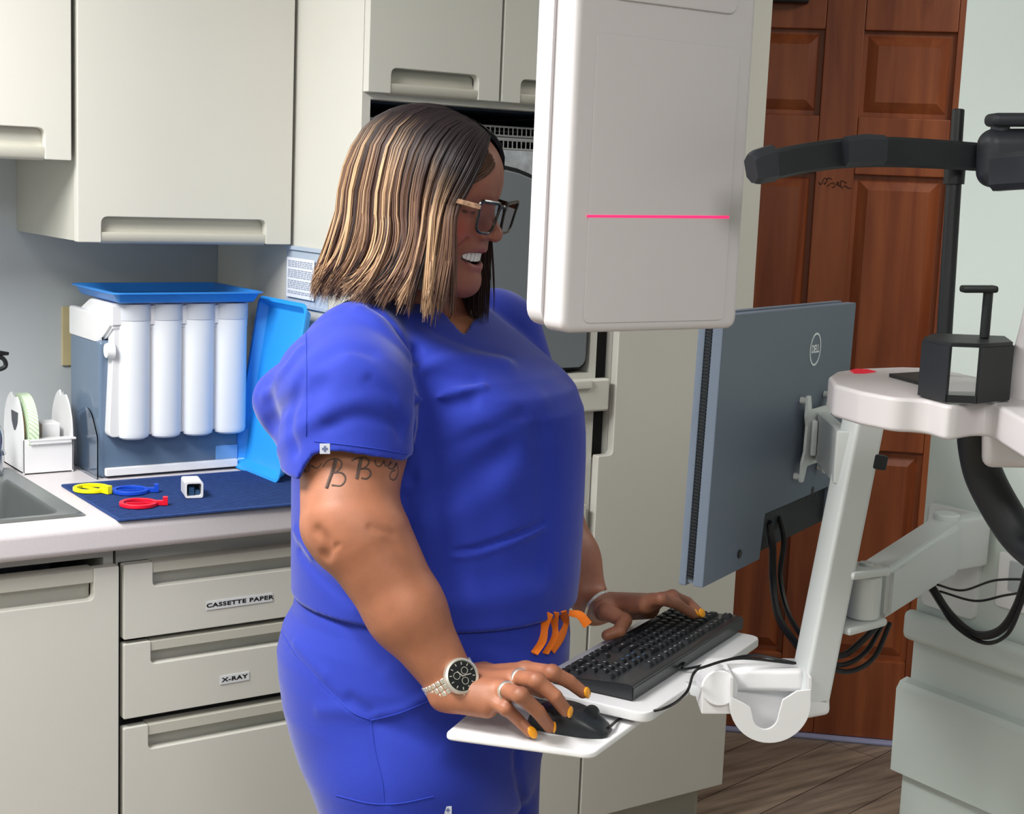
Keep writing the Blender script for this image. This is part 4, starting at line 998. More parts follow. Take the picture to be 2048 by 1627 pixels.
rowsd = [
 ([('Esc', 0, 1), ('F1', 2, 1), ('F2', 3, 1), ('F3', 4, 1), ('F4', 5, 1), ('F5', 6.5, 1), ('F6', 7.5, 1), ('F7', 8.5, 1), ('F8', 9.5, 1), ('F9', 11, 1), ('F10', 12, 1), ('F11', 13, 1), ('F12', 14, 1), ('Pr', 15.25, 1), ('Sc', 16.25, 1), ('Br', 17.25, 1)]),
 ([(c, i, 1) for i, c in enumerate('`1234567890-=')]+[('<', 13, 2), ('Ins', 15.25, 1), ('Hm', 16.25, 1), ('Up', 17.25, 1), ('Nm', 18.5, 1), ('/', 19.5, 1), ('*', 20.5, 1), ('-', 21.5, 1)]),
 ([('Tab', 0, 1.5)]+[(c, i+1.5, 1) for i, c in enumerate('QWERTYUIOP[]')]+[('\\', 13.5, 1.5), ('Del', 15.25, 1), ('End', 16.25, 1), ('Dn', 17.25, 1), ('7', 18.5, 1), ('8', 19.5, 1), ('9', 20.5, 1)]),
 ([('Caps', 0, 1.75)]+[(c, i+1.75, 1) for i, c in enumerate("ASDFGHJKL;'")]+[('Enter', 12.75, 2.25), ('4', 18.5, 1), ('5', 19.5, 1), ('6', 20.5, 1)]),
 ([('Shift', 0, 2.25)]+[(c, i+2.25, 1) for i, c in enumerate('ZXCVBNM,./')]+[('Shift', 12.25, 2.75), ('^', 16.25, 1), ('1', 18.5, 1), ('2', 19.5, 1), ('3', 20.5, 1), ('+', 21.5, 1)]),
 ([('Ctrl', 0, 1.25), ('', 1.25, 1.25), ('Alt', 2.5, 1.25), ('', 3.75, 6.25), ('Alt', 10, 1.25), ('', 11.25, 1.25), ('', 12.5, 1.25), ('Ctrl', 13.75, 1.25), ('<', 15.25, 1), ('v', 16.25, 1), ('>', 17.25, 1), ('0', 18.5, 2), ('.', 20.5, 1), ('', 21.5, 1)]),
]
yrow = [v*KS for v in (.014, .040, .0585, .077, .0955, .114)]
nk = 0; rest = BM(); rest_n = 0
TXT = {}
def glyph(s):
    if s not in TXT:
        c_ = bpy.data.curves.new('g', 'FONT'); c_.body = s; c_.size = .0058 if len(s) == 1 else .0036; c_.align_x = 'CENTER'; c_.align_y = 'CENTER'; c_.resolution_u = 1; c_.offset = .00015
        o_ = bpy.data.objects.new('g', c_); COL.objects.link(o_); dg = bpy.context.evaluated_depsgraph_get(); dg.update()
        TXT[s] = bpy.data.meshes.new_from_object(o_.evaluated_get(dg)); bpy.data.objects.remove(o_); bpy.data.curves.remove(c_)
        for pl__ in TXT[s].polygons: pl__.material_index = 1
    return TXT[s]
for ri, row in enumerate(rowsd):
    y = yrow[ri]; yy = y+.008
    z = hb+.001-(yy-.012)*math.tan(slope)
    for s, cx_, w in row:
        xc_ = gx-(cx_+w/2)*(U*.985)
        Mq = Mk @ Matrix.Translation((xc_, yy, z)) @ Matrix.Rotation(-slope, 4, 'X')
        t = bmesh.new(); ww = w*U*.985/2-.0009; hw2 = U*.92/2-.0006
        lo = [t.verts.new((a*ww, b*hw2, -.001)) for a, b in ((-1, -1), (1, -1), (1, 1), (-1, 1))]; hi = [t.verts.new((a*(ww-.0022), b*(hw2-.002), .0055)) for a, b in ((-1, -1), (1, -1), (1, 1), (-1, 1))]
        for k in range(4): t.faces.new((lo[k], lo[(k+1) % 4], hi[(k+1) % 4], hi[k]))
        t.faces.new(hi); t.faces.new(lo[::-1])
        bmesh.ops.bevel(t, geom=[e for e in t.edges if e.verts[0].co.z > 0 or e.verts[1].co.z > 0], offset=.0009, segments=2, affect='EDGES')
        if s:
            g_ = glyph(s); t.from_mesh(g_); newf = [f for f in t.faces if f.material_index == 1]
            nv_ = list({v for f in newf for v in f.verts})
            for f in newf: f.material_index = 1
            bmesh.ops.rotate(t, verts=nv_, cent=(0, 0, 0), matrix=Matrix.Rotation(math.pi, 3, 'Z'))
            bmesh.ops.translate(t, verts=nv_, vec=(0.002 if w > 1 else 0.001, -.001, .0057))
        bmesh.ops.transform(t, matrix=Mq, verts=t.verts[:])
        nk += 1
        lm = m_legb if (15 < cx_ < 18 and ri in (1, 2)) else m_leg
        if nk <= 100:
            me_ = bpy.data.meshes.new('key_cap'); t.to_mesh(me_); t.free(); link_mesh('key_cap', me_, [m_key, lm], kb, sharp=30)
        else:
            me_ = bpy.data.meshes.new('tmp'); t.to_mesh(me_); t.free(); rest.from_mesh(me_); rest_n += 1
if rest_n:
    me_ = bpy.data.meshes.new('key_caps'); rest.to_mesh(me_); o = link_mesh('key_caps', me_, [m_key, m_leg], kb, sharp=30); o['kind'] = 'stuff'
rest.free(); print('keys', nk)
bm = BM(); box(bm, (gx-.0192*18.2, .010, hb-.0005), (gx-.0192*16, .030, hb+.0012), Mk) ; bm.free()
# mouse
mz = onz(1140, 1438, ZMP+.012); Mms = frame((mz.x, mz.y, ZMP+.0008), kq*0.97+kd*.1, None)
mu_ = thing('computer_mouse', 'black wired mouse under the right hand on the white plate', 'mouse', (mz.x, mz.y, ZMP))
t = bmesh.new(); nx_, ny_ = 20, 14; rows_ = []
MLn, MWd, MHt = .106, .057, .032
for i in range(nx_+1):
    u_ = i/nx_; x = (u_-.5)*MLn; wdt = MWd/2*(1-abs(2*u_-1)**3.2*.45)*(1 if 0 < i < nx_ else .8); hgt = MHt*(math.sin(math.pi*(u_*.80+.16))**.8)
    if i == 0: hgt *= .55
    if i == nx_: hgt *= .8
    rr_ = []
    for j in range(ny_+1):
        a_ = math.pi*j/ny_; c_ = math.cos(a_); s_ = math.sin(a_); rr_.append(t.verts.new((x, wdt*math.copysign(abs(c_)**.55, c_), hgt*abs(s_)**.6)))
    rows_.append(rr_)
for a_, b_ in zip(rows_, rows_[1:]):
    for j in range(ny_): t.faces.new((a_[j], a_[j+1], b_[j+1], b_[j]))
    t.faces.new((a_[0], b_[0], b_[ny_], a_[ny_]))
t.faces.new(rows_[0]); t.faces.new(rows_[-1][::-1])
bm = BM(); merge(bm, t, Mms); obj('shell', bm, mat('black mouse shell', '202328', .38), mu_, sharp=60)
bm = BM(); cyl(bm, Mms @ Vector((.028, -.004, .024)), Mms @ Vector((.028, .004, .024)), .010, n=20); obj('scroll_wheel', bm, m_black, mu_)
tail = Mms @ Vector((MLn/2-.002, 0, .008))

# ------------------------------------------------------------------ cables
def cable(name, label, pts, rad, cat='cable', group=None, n=8):
    bm = BM(); tube(bm, pts, rad, n=n, sub=10); o = obj(name, bm, m_cable); return tag(o, label, cat, group)
cable('mouse_cable', 'thin black cable from the mouse over the tray edge to the post', [tail, onz(1250, 1432, ZMP+.004), onz(1330, 1415, ZTR+.004), onz(1372, 1385, ZTR+.006), dep(1388, 1345, 1.95), dep(1412, 1332, 1.96), dep(1480, 1316, 1.99), dep(1588, 1326, 1.985)], .0019)
cable('keyboard_cable', 'thin black cable from the rear edge of the keyboard to the post', [Mk @ Vector((KL*.42, -.001, .008)), onz(1370, 1337, ZTR+.006), onz(1440, 1322, ZTR+.012), dep(1510, 1310, 2.05), dep(1594, 1326, 2.0)], .0019)
cable('video_cable', 'thick grey-black cable hanging from the monitor ports, left one', [Mm @ Vector((.240, -MH+.048, -.003)), dep(1545, 1090, 2.16), dep(1546, 1160, 2.16), dep(1558, 1235, 2.10), dep(1596, 1292, 2.03)], .0055, group='monitor cables')
cable('power_cable', 'grey-black cable hanging from the monitor ports, right one beside the post', [Mm @ Vector((.285, -MH+.05, -.003)), dep(1568, 1080, 2.17), dep(1560, 1150, 2.17), dep(1574, 1220, 2.12), dep(1602, 1270, 2.04)], .004)
for o_, lb, pts, r_ in (
  ('arm_cable', 'upper black cable looping from post to swing arm', [(1650, 1312, 2.01), (1690, 1308, 2.03), (1725, 1280, 2.04), (1760, 1245, 2.07)], .0045),
  ('arm_cable', 'middle black cable looping from post to swing arm', [(1650, 1326, 2.01), (1690, 1328, 2.03), (1732, 1302, 2.05), (1770, 1240, 2.085)], .0035),
  ('arm_cable', 'lowest black cable looping from post to swing arm', [(1648, 1334, 2.01), (1700, 1342, 2.03), (1748, 1314, 2.04), (1780, 1245, 2.06)], .0035),
  ('wall_cable', 'thin black cable across the wall plate, upper of two', [(1872, 1168, 2.22), (1925, 1180, 2.2), (1990, 1160, 2.1), (2070, 1158, 2.0)], .0018),
  ('wall_cable', 'thin black cable across the wall plate, lower of two', [(1880, 1182, 2.22), (1950, 1201, 2.15), (2010, 1190, 2.1), (2070, 1180, 2.0)], .0018),
  ('wall_cable', 'thick black cable bundle drooping below the wall plate', [(1864, 1175, 2.22), (1900, 1228, 2.18), (1950, 1268, 2.14), (2000, 1260, 2.08), (2035, 1210, 2.04), (2062, 1120, 2.0)], .0062),
  ('wall_cable', 'black cable hanging just under the thick bundle', [(1866, 1180, 2.215), (1905, 1245, 2.17), (1965, 1284, 2.12), (2012, 1270, 2.06), (2040, 1215, 2.03), (2064, 1140, 1.99)], .003)):
    cable(o_, lb, [dep(*p) for p in pts], r_)
# switch plate on the right wall
a = at(2004, 1100, 0, XW); b = at(2048, 1225, 0, XW)
ou = thing('switch_plate', 'pale grey switch plate on the right wall behind the cables', 'outlet', (XW-.006, b.y, b.z))
bm = BM(); prism(bm, rpoly([(-a.y, b.z), (-a.y+.075, b.z), (-a.y+.075, a.z), (-a.y, a.z)], .005), .0004, .006, Matrix(((0, 0, -1, XW), (-1, 0, 0, 0), (0, 1, 0, 0), (0, 0, 0, 1))), bev=.002); obj('plate', bm, m_white, ou)
bm = BM(); prism(bm, rpoly([(-a.y+.022, b.z+.03), (-a.y+.055, b.z+.03), (-a.y+.055, a.z-.01), (-a.y+.022, a.z-.01)], .002), .0062, .009, Matrix(((0, 0, -1, XW), (-1, 0, 0, 0), (0, 1, 0, 0), (0, 0, 0, 1))), bev=.001); obj('rocker', bm, mat('grey rocker', 'a9afb2', .4), ou)
# ================================================================== the person
def nv(v): return np.array([v[0], v[1], v[2]], dtype=np.float64)
F3 = Vector((.518, -.855, 0)).normalized(); S3 = Vector((-.855, -.518, 0)).normalized(); F_ = nv(F3); S_ = nv(S3)
def smin(a, b, k):
    if k <= 0: return np.minimum(a, b)
    h = np.clip(.5+.5*(b-a)/k, 0, 1); return b*(1-h)+a*h-k*h*(1-h)
def smax(a, b, k): return -smin(-a, -b, k)
def sph(P, c, r): return np.linalg.norm(P-nv(c), axis=1)-r
def rcone(P, a, b, r1, r2):
    a = nv(a); b = nv(b); ba = b-a; t = np.clip(((P-a)@ba)/(ba@ba), 0, 1); return np.linalg.norm(P-a-t[:, None]*ba, axis=1)-(r1+(r2-r1)*t)
def ell(P, c, R3, rad):            # R3: rows = local axes
    q = (P-nv(c))@np.array(R3).T; rad = np.array(rad); k0 = np.linalg.norm(q/rad, axis=1); k1 = np.linalg.norm(q/rad**2, axis=1)+1e-9; return k0*(k0-1)/k1
def poly_dist(P, pts):
    d = np.full(len(P), 9.0)
    for a, b in zip(pts[:-1], pts[1:]):
        ba = b-a; t = np.clip(((P-a)@ba)/(ba@ba+1e-12), 0, 1); d = np.minimum(d, np.linalg.norm(P-a-t[:, None]*ba, axis=1))
    return d
def mesh_sdf(fn, lo, hi, h, B=8):
    lo = np.array(lo, float); hi = np.array(hi, float); s = h*B; nb = np.ceil((hi-lo)/s).astype(int)
    g = np.stack(np.meshgrid(*[np.arange(n) for n in nb], indexing='ij'), -1).reshape(-1, 3)
    c = lo+(g+.5)*s; dv = np.concatenate([fn(c[i:i+400000]) for i in range(0, len(c), 400000)])
    g = g[np.abs(dv) < s*1.5]
    N = nb*B+1; st = np.array([N[1]*N[2], N[2], 1], dtype=np.int64)
    l = np.stack(np.meshgrid(*[np.arange(B+1)]*3, indexing='ij'), -1).reshape(-1, 3)
    ids, vs, quads = [], [], []
    ck = 1500
    for i in range(0, len(g), ck):
        gi = g[i:i+ck]*B; pts = (gi[:, None, :]+l[None]).reshape(-1, 3)
        V = fn(lo+pts*h).reshape(-1, B+1, B+1, B+1)
        n = len(gi); ins = V < 0
        cs = [(a, b, c_) for a in (0, 1) for b in (0, 1) for c_ in (0, 1)]
        sl = lambda A, a, b, c_: A[:, a:B+a, b:B+b, c_:B+c_]
        cnt = sum(sl(ins, *k).astype(np.int8) for k in cs); act = (cnt > 0) & (cnt < 8)
        idx = np.argwhere(act)
        if len(idx) == 0: continue
        acc = np.zeros((len(idx), 3)); num = np.zeros(len(idx))
        vc = {k: V[idx[:, 0], idx[:, 1]+k[0], idx[:, 2]+k[1], idx[:, 3]+k[2]] for k in cs}
        for k in cs:
            for ax in range(3):
                if k[ax]: continue
                k2 = tuple(1 if q == ax else k[q] for q in range(3)); a_, b_ = vc[k], vc[k2]; m_ = (a_ < 0) != (b_ < 0)
                t = np.where(m_, a_/(a_-b_+1e-20), 0); p = np.tile(np.array(k, float), (len(idx), 1)); p[:, ax] = t
                acc += p*m_[:, None]; num += m_
        base = gi[idx[:, 0]]+idx[:, 1:]
        vs.append(lo+(base+acc/num[:, None])*h); ids.append(base@st)
        for ax in range(3):
            e0 = [slice(0, B)]*3; e1 = [slice(0, B)]*3; e1[ax] = slice(1, B+1)
            A0 = ins[(slice(None), *e0)]; A1 = ins[(slice(None), *e1)]; ch = np.argwhere(A0 != A1)
            if len(ch) == 0: continue
            b_ = (gi[ch[:, 0]]+ch[:, 1:]).astype(np.int64); o1 = np.zeros(3, np.int64); o2 = np.zeros(3, np.int64); o1[(ax+1) % 3] = 1; o2[(ax+2) % 3] = 1
            ok = (b_@o1 > 0) & (b_@o2 > 0); b_ = b_[ok]; fl = A0[tuple(ch.T)][ok]
            q = np.stack([(b_-o1-o2)@st, (b_-o2)@st, b_@st, (b_-o1)@st], 1); q[~fl] = q[~fl][:, ::-1]; quads.append(q)
    ids = np.concatenate(ids); vs = np.concatenate(vs); quads = np.concatenate(quads)
    o = np.argsort(ids); ids = ids[o]; vs = vs[o]
    q = np.searchsorted(ids, quads); q[q >= len(ids)] = 0; ok = (ids[q] == quads).all(1)
    return vs, q[ok]
def np_mesh(name, vs, qs):
    me = bpy.data.meshes.new(name); me.vertices.add(len(vs)); me.vertices.foreach_set('co', vs.astype(np.float32).ravel())
    k = qs.shape[1]; me.loops.add(len(qs)*k); me.loops.foreach_set('vertex_index', qs.astype(np.int32).ravel())
    me.polygons.add(len(qs)); me.polygons.foreach_set('loop_start', np.arange(0, len(qs)*k, k, dtype=np.int32)); me.update(calc_edges=True); me.validate(); return me
def trace(fn, px, py, d0=1.5, d1=3.2):       # first surface point seen in the direction of a surveyed photo point
    d = nv(ray(px, py)); t = d0
    for _ in range(140):
        v = fn((np.array([0, 0, CAM_H])+d*t)[None])[0]
        if v < .0004: break
        t += max(v*.6, .0004)
        if t > d1: return None
    return np.array([0, 0, CAM_H])+d*t
def col_attr(me, cols):
    a = me.color_attributes.new('tint', 'FLOAT_COLOR', 'POINT'); c = np.ones((len(cols), 4), np.float32); c[:, :3] = cols; a.data.foreach_set('color', c.ravel())
def tint_mat(name, rough, sss=0.0, var=.06, vscale=30, bump=0.0, bscale=200, spec=.5, aniso=0, sheen=0):
    M = bpy.data.materials.new(name); M.use_nodes = True; nt = M.node_tree; b = nt.nodes['Principled BSDF']
    at_ = nt.nodes.new('ShaderNodeAttribute'); at_.attribute_name = 'tint'
    tc = nt.nodes.new('ShaderNodeTexCoord'); n = nt.nodes.new('ShaderNodeTexNoise'); n.inputs['Scale'].default_value = vscale; n.inputs['Detail'].default_value = 5
    mr = nt.nodes.new('ShaderNodeMapRange'); mr.inputs['To Min'].default_value = 1-var; mr.inputs['To Max'].default_value = 1+var; mr.inputs['From Min'].default_value = .3; mr.inputs['From Max'].default_value = .7
    mx = nt.nodes.new('ShaderNodeVectorMath'); mx.operation = 'SCALE'
    nt.links.new(tc.outputs['Object'], n.inputs['Vector']); nt.links.new(n.outputs['Fac'], mr.inputs['Value']); nt.links.new(at_.outputs['Color'], mx.inputs[0]); nt.links.new(mr.outputs['Result'], mx.inputs['Scale'])
    nt.links.new(mx.outputs['Vector'], b.inputs['Base Color']); b.inputs['Roughness'].default_value = rough; b.inputs['Specular IOR Level'].default_value = spec
    if sss: b.inputs['Subsurface Weight'].default_value = sss; b.inputs['Subsurface Radius'].default_value = (1, .4, .25); b.inputs['Subsurface Scale'].default_value = .004
    if sheen: b.inputs['Sheen Weight'].default_value = sheen
    if bump:
        n2 = nt.nodes.new('ShaderNodeTexNoise'); n2.inputs['Scale'].default_value = bscale; bp = nt.nodes.new('ShaderNodeBump'); bp.inputs['Strength'].default_value = bump; bp.inputs['Distance'].default_value = .001
        nt.links.new(tc.outputs['Object'], n2.inputs['Vector']); nt.links.new(n2.outputs['Fac'], bp.inputs['Height']); nt.links.new(bp.outputs['Normal'], b.inputs['Normal'])
    return M
# ---- torso profile (clothing), horizontal sections
DT0 = 2.2
rows = [(575, 760, 905, .045), (592, 715, 940, .100), (612, 682, 968, .148), (640, 655, 1003, .172), (670, 640, 1046, .186), (700, 628, 1088, .194), (730, 612, 1126, .200), (760, 600, 1150, .204), (800, 592, 1167, .207), (850, 588, 1171, .209), (900, 586, 1171, .210), (980, 585, 1168, .210), (1050, 585, 1165, .210), (1130, 585, 1160, .210), (1200, 586, 1152, .209), (1260, 588, 1142, .206)]
def stack(rows, D):
    T = []
    for y, xl, xr, B in rows:
        c = dep((xl+xr)/2, y, D); w = (xr-xl)/2*D/FPX; A = math.sqrt(max(.0004, w*w-(.41*B)**2))/.91; T.append((c.z, c.x, c.y, A, B))
    T.sort(); return np.array(T)
TS = stack(rows, DT0)
def stack_sdf(P, T, grow=0.0, pw=2.0):
    z = P[:, 2]; cx = np.interp(z, T[:, 0], T[:, 1]); cy = np.interp(z, T[:, 0], T[:, 2]); A = np.interp(z, T[:, 0], T[:, 3])+grow; B = np.interp(z, T[:, 0], T[:, 4])+grow
    q = np.stack([P[:, 0]-cx, P[:, 1]-cy], 1); a = q@F_[:2]; b = q@S_[:2]
    k0 = (np.abs(a/A)**pw+np.abs(b/B)**pw)**(1/pw); k1 = np.sqrt((a/A**2)**2+(b/B**2)**2)+1e-6
    return np.clip(k0*(k0-1)/k1, -.3, 3)
HEM = .932
shR = dep(715, 700, 2.045); elR = dep(697, 1040, 1.935); wrR = at(907, 1370, 2, .886)
shL = dep(985, 690, 2.36); elL = dep(1085, 1010, 2.43); wrL = dep(1186, 1212, 2.375)
print('lengths', (shR-elR).length, (elR-wrR).length, (shL-elL).length, (elL-wrL).length)
# ---- head frame
HS = .99; PIT = R(9)
Hc = dep(860, 397, 2.09); hf = (F3*math.cos(PIT)-Vector((0, 0, 1))*math.sin(PIT)).normalized(); hs = S3.copy(); hu = hf.cross(-hs).normalized()
if hu.z < 0: hu = -hu
HR = np.array([nv(hf), nv(hs), nv(hu)])
def HP(f, s, u): return Hc+(hf*f+hs*s+hu*u)*HS
def head_sdf(P):
    q = ((P-nv(Hc))@HR.T)/HS; qa = q.copy(); qa[:, 1] = np.abs(qa[:, 1]); I = np.eye(3)
    E = lambda c, r: ell(qa, c, I, r)
    d = E((-.014, 0, .034), (.099, .078, .086))
    d = smin(d, E((.046, 0, .040), (.052, .060, .056)), .03)
    d = smin(d, E((.026, 0, -.030), (.060, .062, .080)), .03)
    d = smin(d, rcone(qa, (.070, 0, -.098), (.000, .052, -.060), .019, .022), .03)
    d = smin(d, E((.040, 0, -.100), (.048, .046, .024)), .028)
    d = smin(d, E((.052, .036, -.034), (.031, .026, .027)), .020)
    d = smin(d, E((.070, 0, -.052), (.026, .030, .030)), .018)
    d = smin(d, rcone(qa, (.087, .008, .020), (.072, .045, .018), .0085, .008), .012)
    d = smax(d, -E((.101, .032, .002), (.014, .017, .013)), .014)
    d = smin(d, sph(qa, (.073, .032, .001), .0130), .004)
    d = smin(d, rcone(qa, (.086, 0, .010), (.108, 0, -.026), .0065, .0095), .010)
    d = smin(d, sph(qa, (.109, 0, -.029), .0100), .006)
    d = smin(d, sph(qa, (.097, .0135, -.031), .0082), .006)
    d = smax(d, -sph(qa, (.1035, .0075, -.0405), .0034), .003)
    d = smax(d, -E((.086, 0, -.0665), (.024, .0330, .0105)), .004)
    d = smin(d, rcone(qa, (.0935, 0, -.0535), (.0880, .017, -.0530), .0048, .0042), .003)
    d = smin(d, rcone(qa, (.0880, .017, -.0530), (.0680, .0350, -.0545), .0042, .0030), .003)
    d = smin(d, rcone(qa, (.0900, 0, -.0815), (.0850, .016, -.0785), .0058, .0052), .004)
    d = smin(d, rcone(qa, (.0850, .016, -.0785), (.0680, .0345, -.0580), .0052, .0030), .004)
    d = smax(d, -rcone(qa, (.084, .034, -.042), (.066, .0470, -.072), .0030, .0020), .009)
    d = smax(d, -rcone(qa, (.088, 0, -.0885), (.080, .015, -.0895), .0040, .002), .008)
    d = smin(d, sph(qa, (.078, 0, -.1035), .0165), .014)
    d = smin(d, E((-.006, .078, -.004), (.017, .007, .030)), .006)
    return d*HS
neckA = HP(-.020, 0, -.060); neckB = Vector((TS[-1, 1], TS[-1, 2], 1.335))+F3*.005
# ---- right hand (on the mouse) and left hand (on the keyboard)
def oz(px, py, z): return at(px, py, 2, z)
RH = {'index': [oz(1052, 1338, 0.901), oz(1104, 1345, 0.910), oz(1138, 1362, 0.897), oz(1166, 1384, 0.881)],
      'middle': [oz(1032, 1354, 0.902), oz(1074, 1361, 0.916), oz(1110, 1392, 0.898), oz(1131, 1420, 0.877)],
      'ring': [oz(1003, 1376, 0.896), oz(1041, 1390, 0.906), oz(1076, 1422, 0.882), oz(1099, 1453, 0.853)],
      'pinky': [oz(975, 1398, 0.882), oz(1012, 1416, 0.879), oz(1036, 1438, 0.861), oz(1060, 1463, 0.848)]}
RH['thumb'] = [oz(968, 1345, 0.885), oz(1010, 1352, 0.872), oz(1052, 1366, 0.868), oz(1085, 1382, 0.865)]
for k in RH: RH[k] = [Vector(p) for p in RH[k]]
LH = {'index': [oz(1290, 1205, 0.922), oz(1322, 1197, 0.934), oz(1356, 1208, 0.920), oz(1386, 1228, 0.900)],
      'middle': [oz(1302, 1200, 0.922), oz(1345, 1192, 0.928), oz(1375, 1204, 0.914), oz(1398, 1226, 0.900)],
      'ring': [oz(1308, 1200, 0.916), oz(1350, 1196, 0.918), oz(1378, 1208, 0.908), oz(1392, 1222, 0.902)],
      'pinky': [oz(1300, 1205, 0.906), oz(1335, 1200, 0.906), oz(1358, 1207, 0.902), oz(1375, 1215, 0.900)]}
LH['thumb'] = [oz(1212, 1222, 0.900), oz(1248, 1240, 0.892), oz(1238, 1262, 0.882), oz(1214, 1270, 0.876)]
def hand_sdf(P, H, wr, rw, sc=1.0):
    rr_ = {'index': (.0098, .0092, .0082, .0072), 'middle': (.0100, .0094, .0083, .0074), 'ring': (.0096, .0088, .0080, .0070), 'pinky': (.0086, .0078, .0070, .0062), 'thumb': (.0135, .0110, .0100, .0084)}
    d = None
    order = ['index', 'middle', 'ring', 'pinky']
    k_ = [H[o][0] for o in order]
    pc = sum(k_, Vector())/4; palm = None
    for o, kk in zip(order, k_):
        w = wr+(kk-pc)*.42; e = rcone(P, w, kk-Vector((0, 0, .004)), .017, .0125*sc); palm = e if palm is None else smin(palm, e, .016)
    palm = smin(palm, rcone(P, wr, wr+(H['thumb'][0]-wr)*.8, .019, .017), .016)
    palm = smin(palm, rcone(P, wr+(k_[3]-pc)*.5-Vector((0, 0, .006)), k_[3]-Vector((0, 0, .012)), .016, .011), .014)
    d = palm
    for o in order+['thumb']:
        r_ = rr_[o]; c = H[o]; f = None
        for i in range(3):
            e = rcone(P, c[i], c[i+1], r_[i]*sc, r_[i+1]*sc); f = e if f is None else smin(f, e, .0015)
        f = smin(f, sph(P, c[1], r_[1]*1.10*sc), .003)
        d = smin(d, f, .006)
    return d
CREB = []
def arm_sdf(P):
    d = rcone(P, shR+Vector((0, 0, -.01)), shR+(elR-shR)*.55, .050, .070)
    d = smin(d, rcone(P, shR+(elR-shR)*.5, elR, .071, .062), .02)
    fa_ = elR+(wrR-elR)*.14+cr*.006+Vector((0, 0, .0)); fb = elR+(wrR-elR)*.55
    f = rcone(P, fa_, fb, .060, .049); f = smin(f, rcone(P, fb, wrR, .049, .0310), .02)
    d = smin(d, f, .022)
    d = smin(d, rcone(P, dep(655, 1060, 1.94), dep(668, 1082, 1.94), .026, .024), .020)
    for pts, w, amp in CREB: d = d-amp*np.exp(-(poly_dist(P, pts)/w)**2)
    # left arm
    l = rcone(P, shL, elL, .068, .058); l = smin(l, rcone(P, elL, elL+(wrL-elL)*.55, .056, .046), .02); l = smin(l, rcone(P, elL+(wrL-elL)*.55, wrL, .046, .0285), .02)
    return smin(d, l, .0)
def body_sdf(P):
    t = stack_sdf(P, TS, -.012); t = smax(t, P[:, 2]-1.365, .02); t = smax(t, .965-P[:, 2], .01)
    d = smin(t, rcone(P, neckB-F3*.01, neckB+(neckA-neckB)*.5, .066, .060), .035)
    d = smin(d, rcone(P, neckB, neckA, .062, .057), .02)
    d = smin(d, head_sdf(P), .014)
    d = smin(d, arm_sdf(P), .012)
    hr = hand_sdf(P, RH, wrR, .03, 1.12); d = smin(d, hr, .012)
    hl = hand_sdf(P, LH, wrL, .03); d = smin(d, hl, .012)
    return d
def _cr(pl, w, amp):
    P_ = [trace(arm_sdf, *p) for p in pl]; return ([nv(v) for v in smooth_path(P_, 4)], w, amp)
CREB += [_cr(*c_) for c_ in (([(636, 1062), (650, 1080), (656, 1100), (650, 1112)], .0075, -.0050), ([(652, 1114), (664, 1100), (676, 1090)], .003, -.0025), ([(742, 1054), (764, 1060), (786, 1066)], .0050, -.0016))]
per = thing('person', 'smiling person with glasses and highlighted bob in royal blue scrubs at the keyboard', 'person', Vector((TS[3, 1], TS[3, 2], 0)))
import time as _t
_t0 = _t.time()
vs, qs = mesh_sdf(body_sdf, (.72, 1.38, .76), (1.85, 2.20, 1.68), .0024)
print('body', len(vs), len(qs), _t.time()-_t0)
# skin tint: lips, blush, palms
q = ((vs-nv(Hc))@HR.T)/HS; qa = q.copy(); qa[:, 1] = np.abs(qa[:, 1])
base = np.array(srgb('a66c50')); cols = np.tile(base, (len(vs), 1))
def blend(mask, c): global cols; cols = cols*(1-mask[:, None])+np.array(srgb(c))*mask[:, None]
isface = (q[:, 2] > -.16) & (np.linalg.norm(q, axis=1) < .19)
blend(np.where(isface, .75, 0.), '96594a')
lip = np.minimum(np.minimum(rcone(qa, (.0935, 0, -.0535), (.0880, .017, -.0530), .0055, .0048), rcone(qa, (.0880, .017, -.0530), (.0680, .0350, -.0545), .0048, .0035)), np.minimum(rcone(qa, (.0900, 0, -.0815), (.0850, .016, -.0785), .0062, .0056), rcone(qa, (.0850, .016, -.0785), (.0680, .0345, -.0580), .0056, .0035)))
blend(np.clip(.9-lip/.0015, 0, 1)*.85, '8a3b45')
blend(np.exp(-(np.linalg.norm(qa-np.array((.070, .048, -.030)), axis=1)/.020)**2)*.8, 'b04a3c')
mouth = ell(qa, (.078, 0, -.0665), np.eye(3), (.018, .031, .0105)); blend(np.where(mouth < .0, .95, 0.), '401418')
brow = rcone(qa, (.094, .014, .026), (.070, .050, .030), .0032, .0022); blend(np.clip(1-brow/.0022, 0, 1)*.8, '3c2018')
lash = rcone(qa, (.090, .022, -.003), (.077, .047, -.002), .0010, .0010); blend(np.clip(1-lash/.0016, 0, 1)*.95, '1a0d0a')
for kk in ('index', 'middle', 'ring', 'pinky'):
    for H in (RH, LH):
        for i in (1,):
            blend(np.exp(-(np.linalg.norm(vs-nv(H[kk][i]+Vector((0, 0, .009))), axis=1)/.009)**2)*.55, '6f4234')
col_full = cols.copy()
me = np_mesh('body', vs, qs); col_attr(me, cols)
m_skin = tint_mat('brown skin', .48, sss=.15, var=.12, vscale=28, bump=.25, bscale=900, spec=.45)
body_o = link_mesh('body', me, m_skin, per, sharp=180)
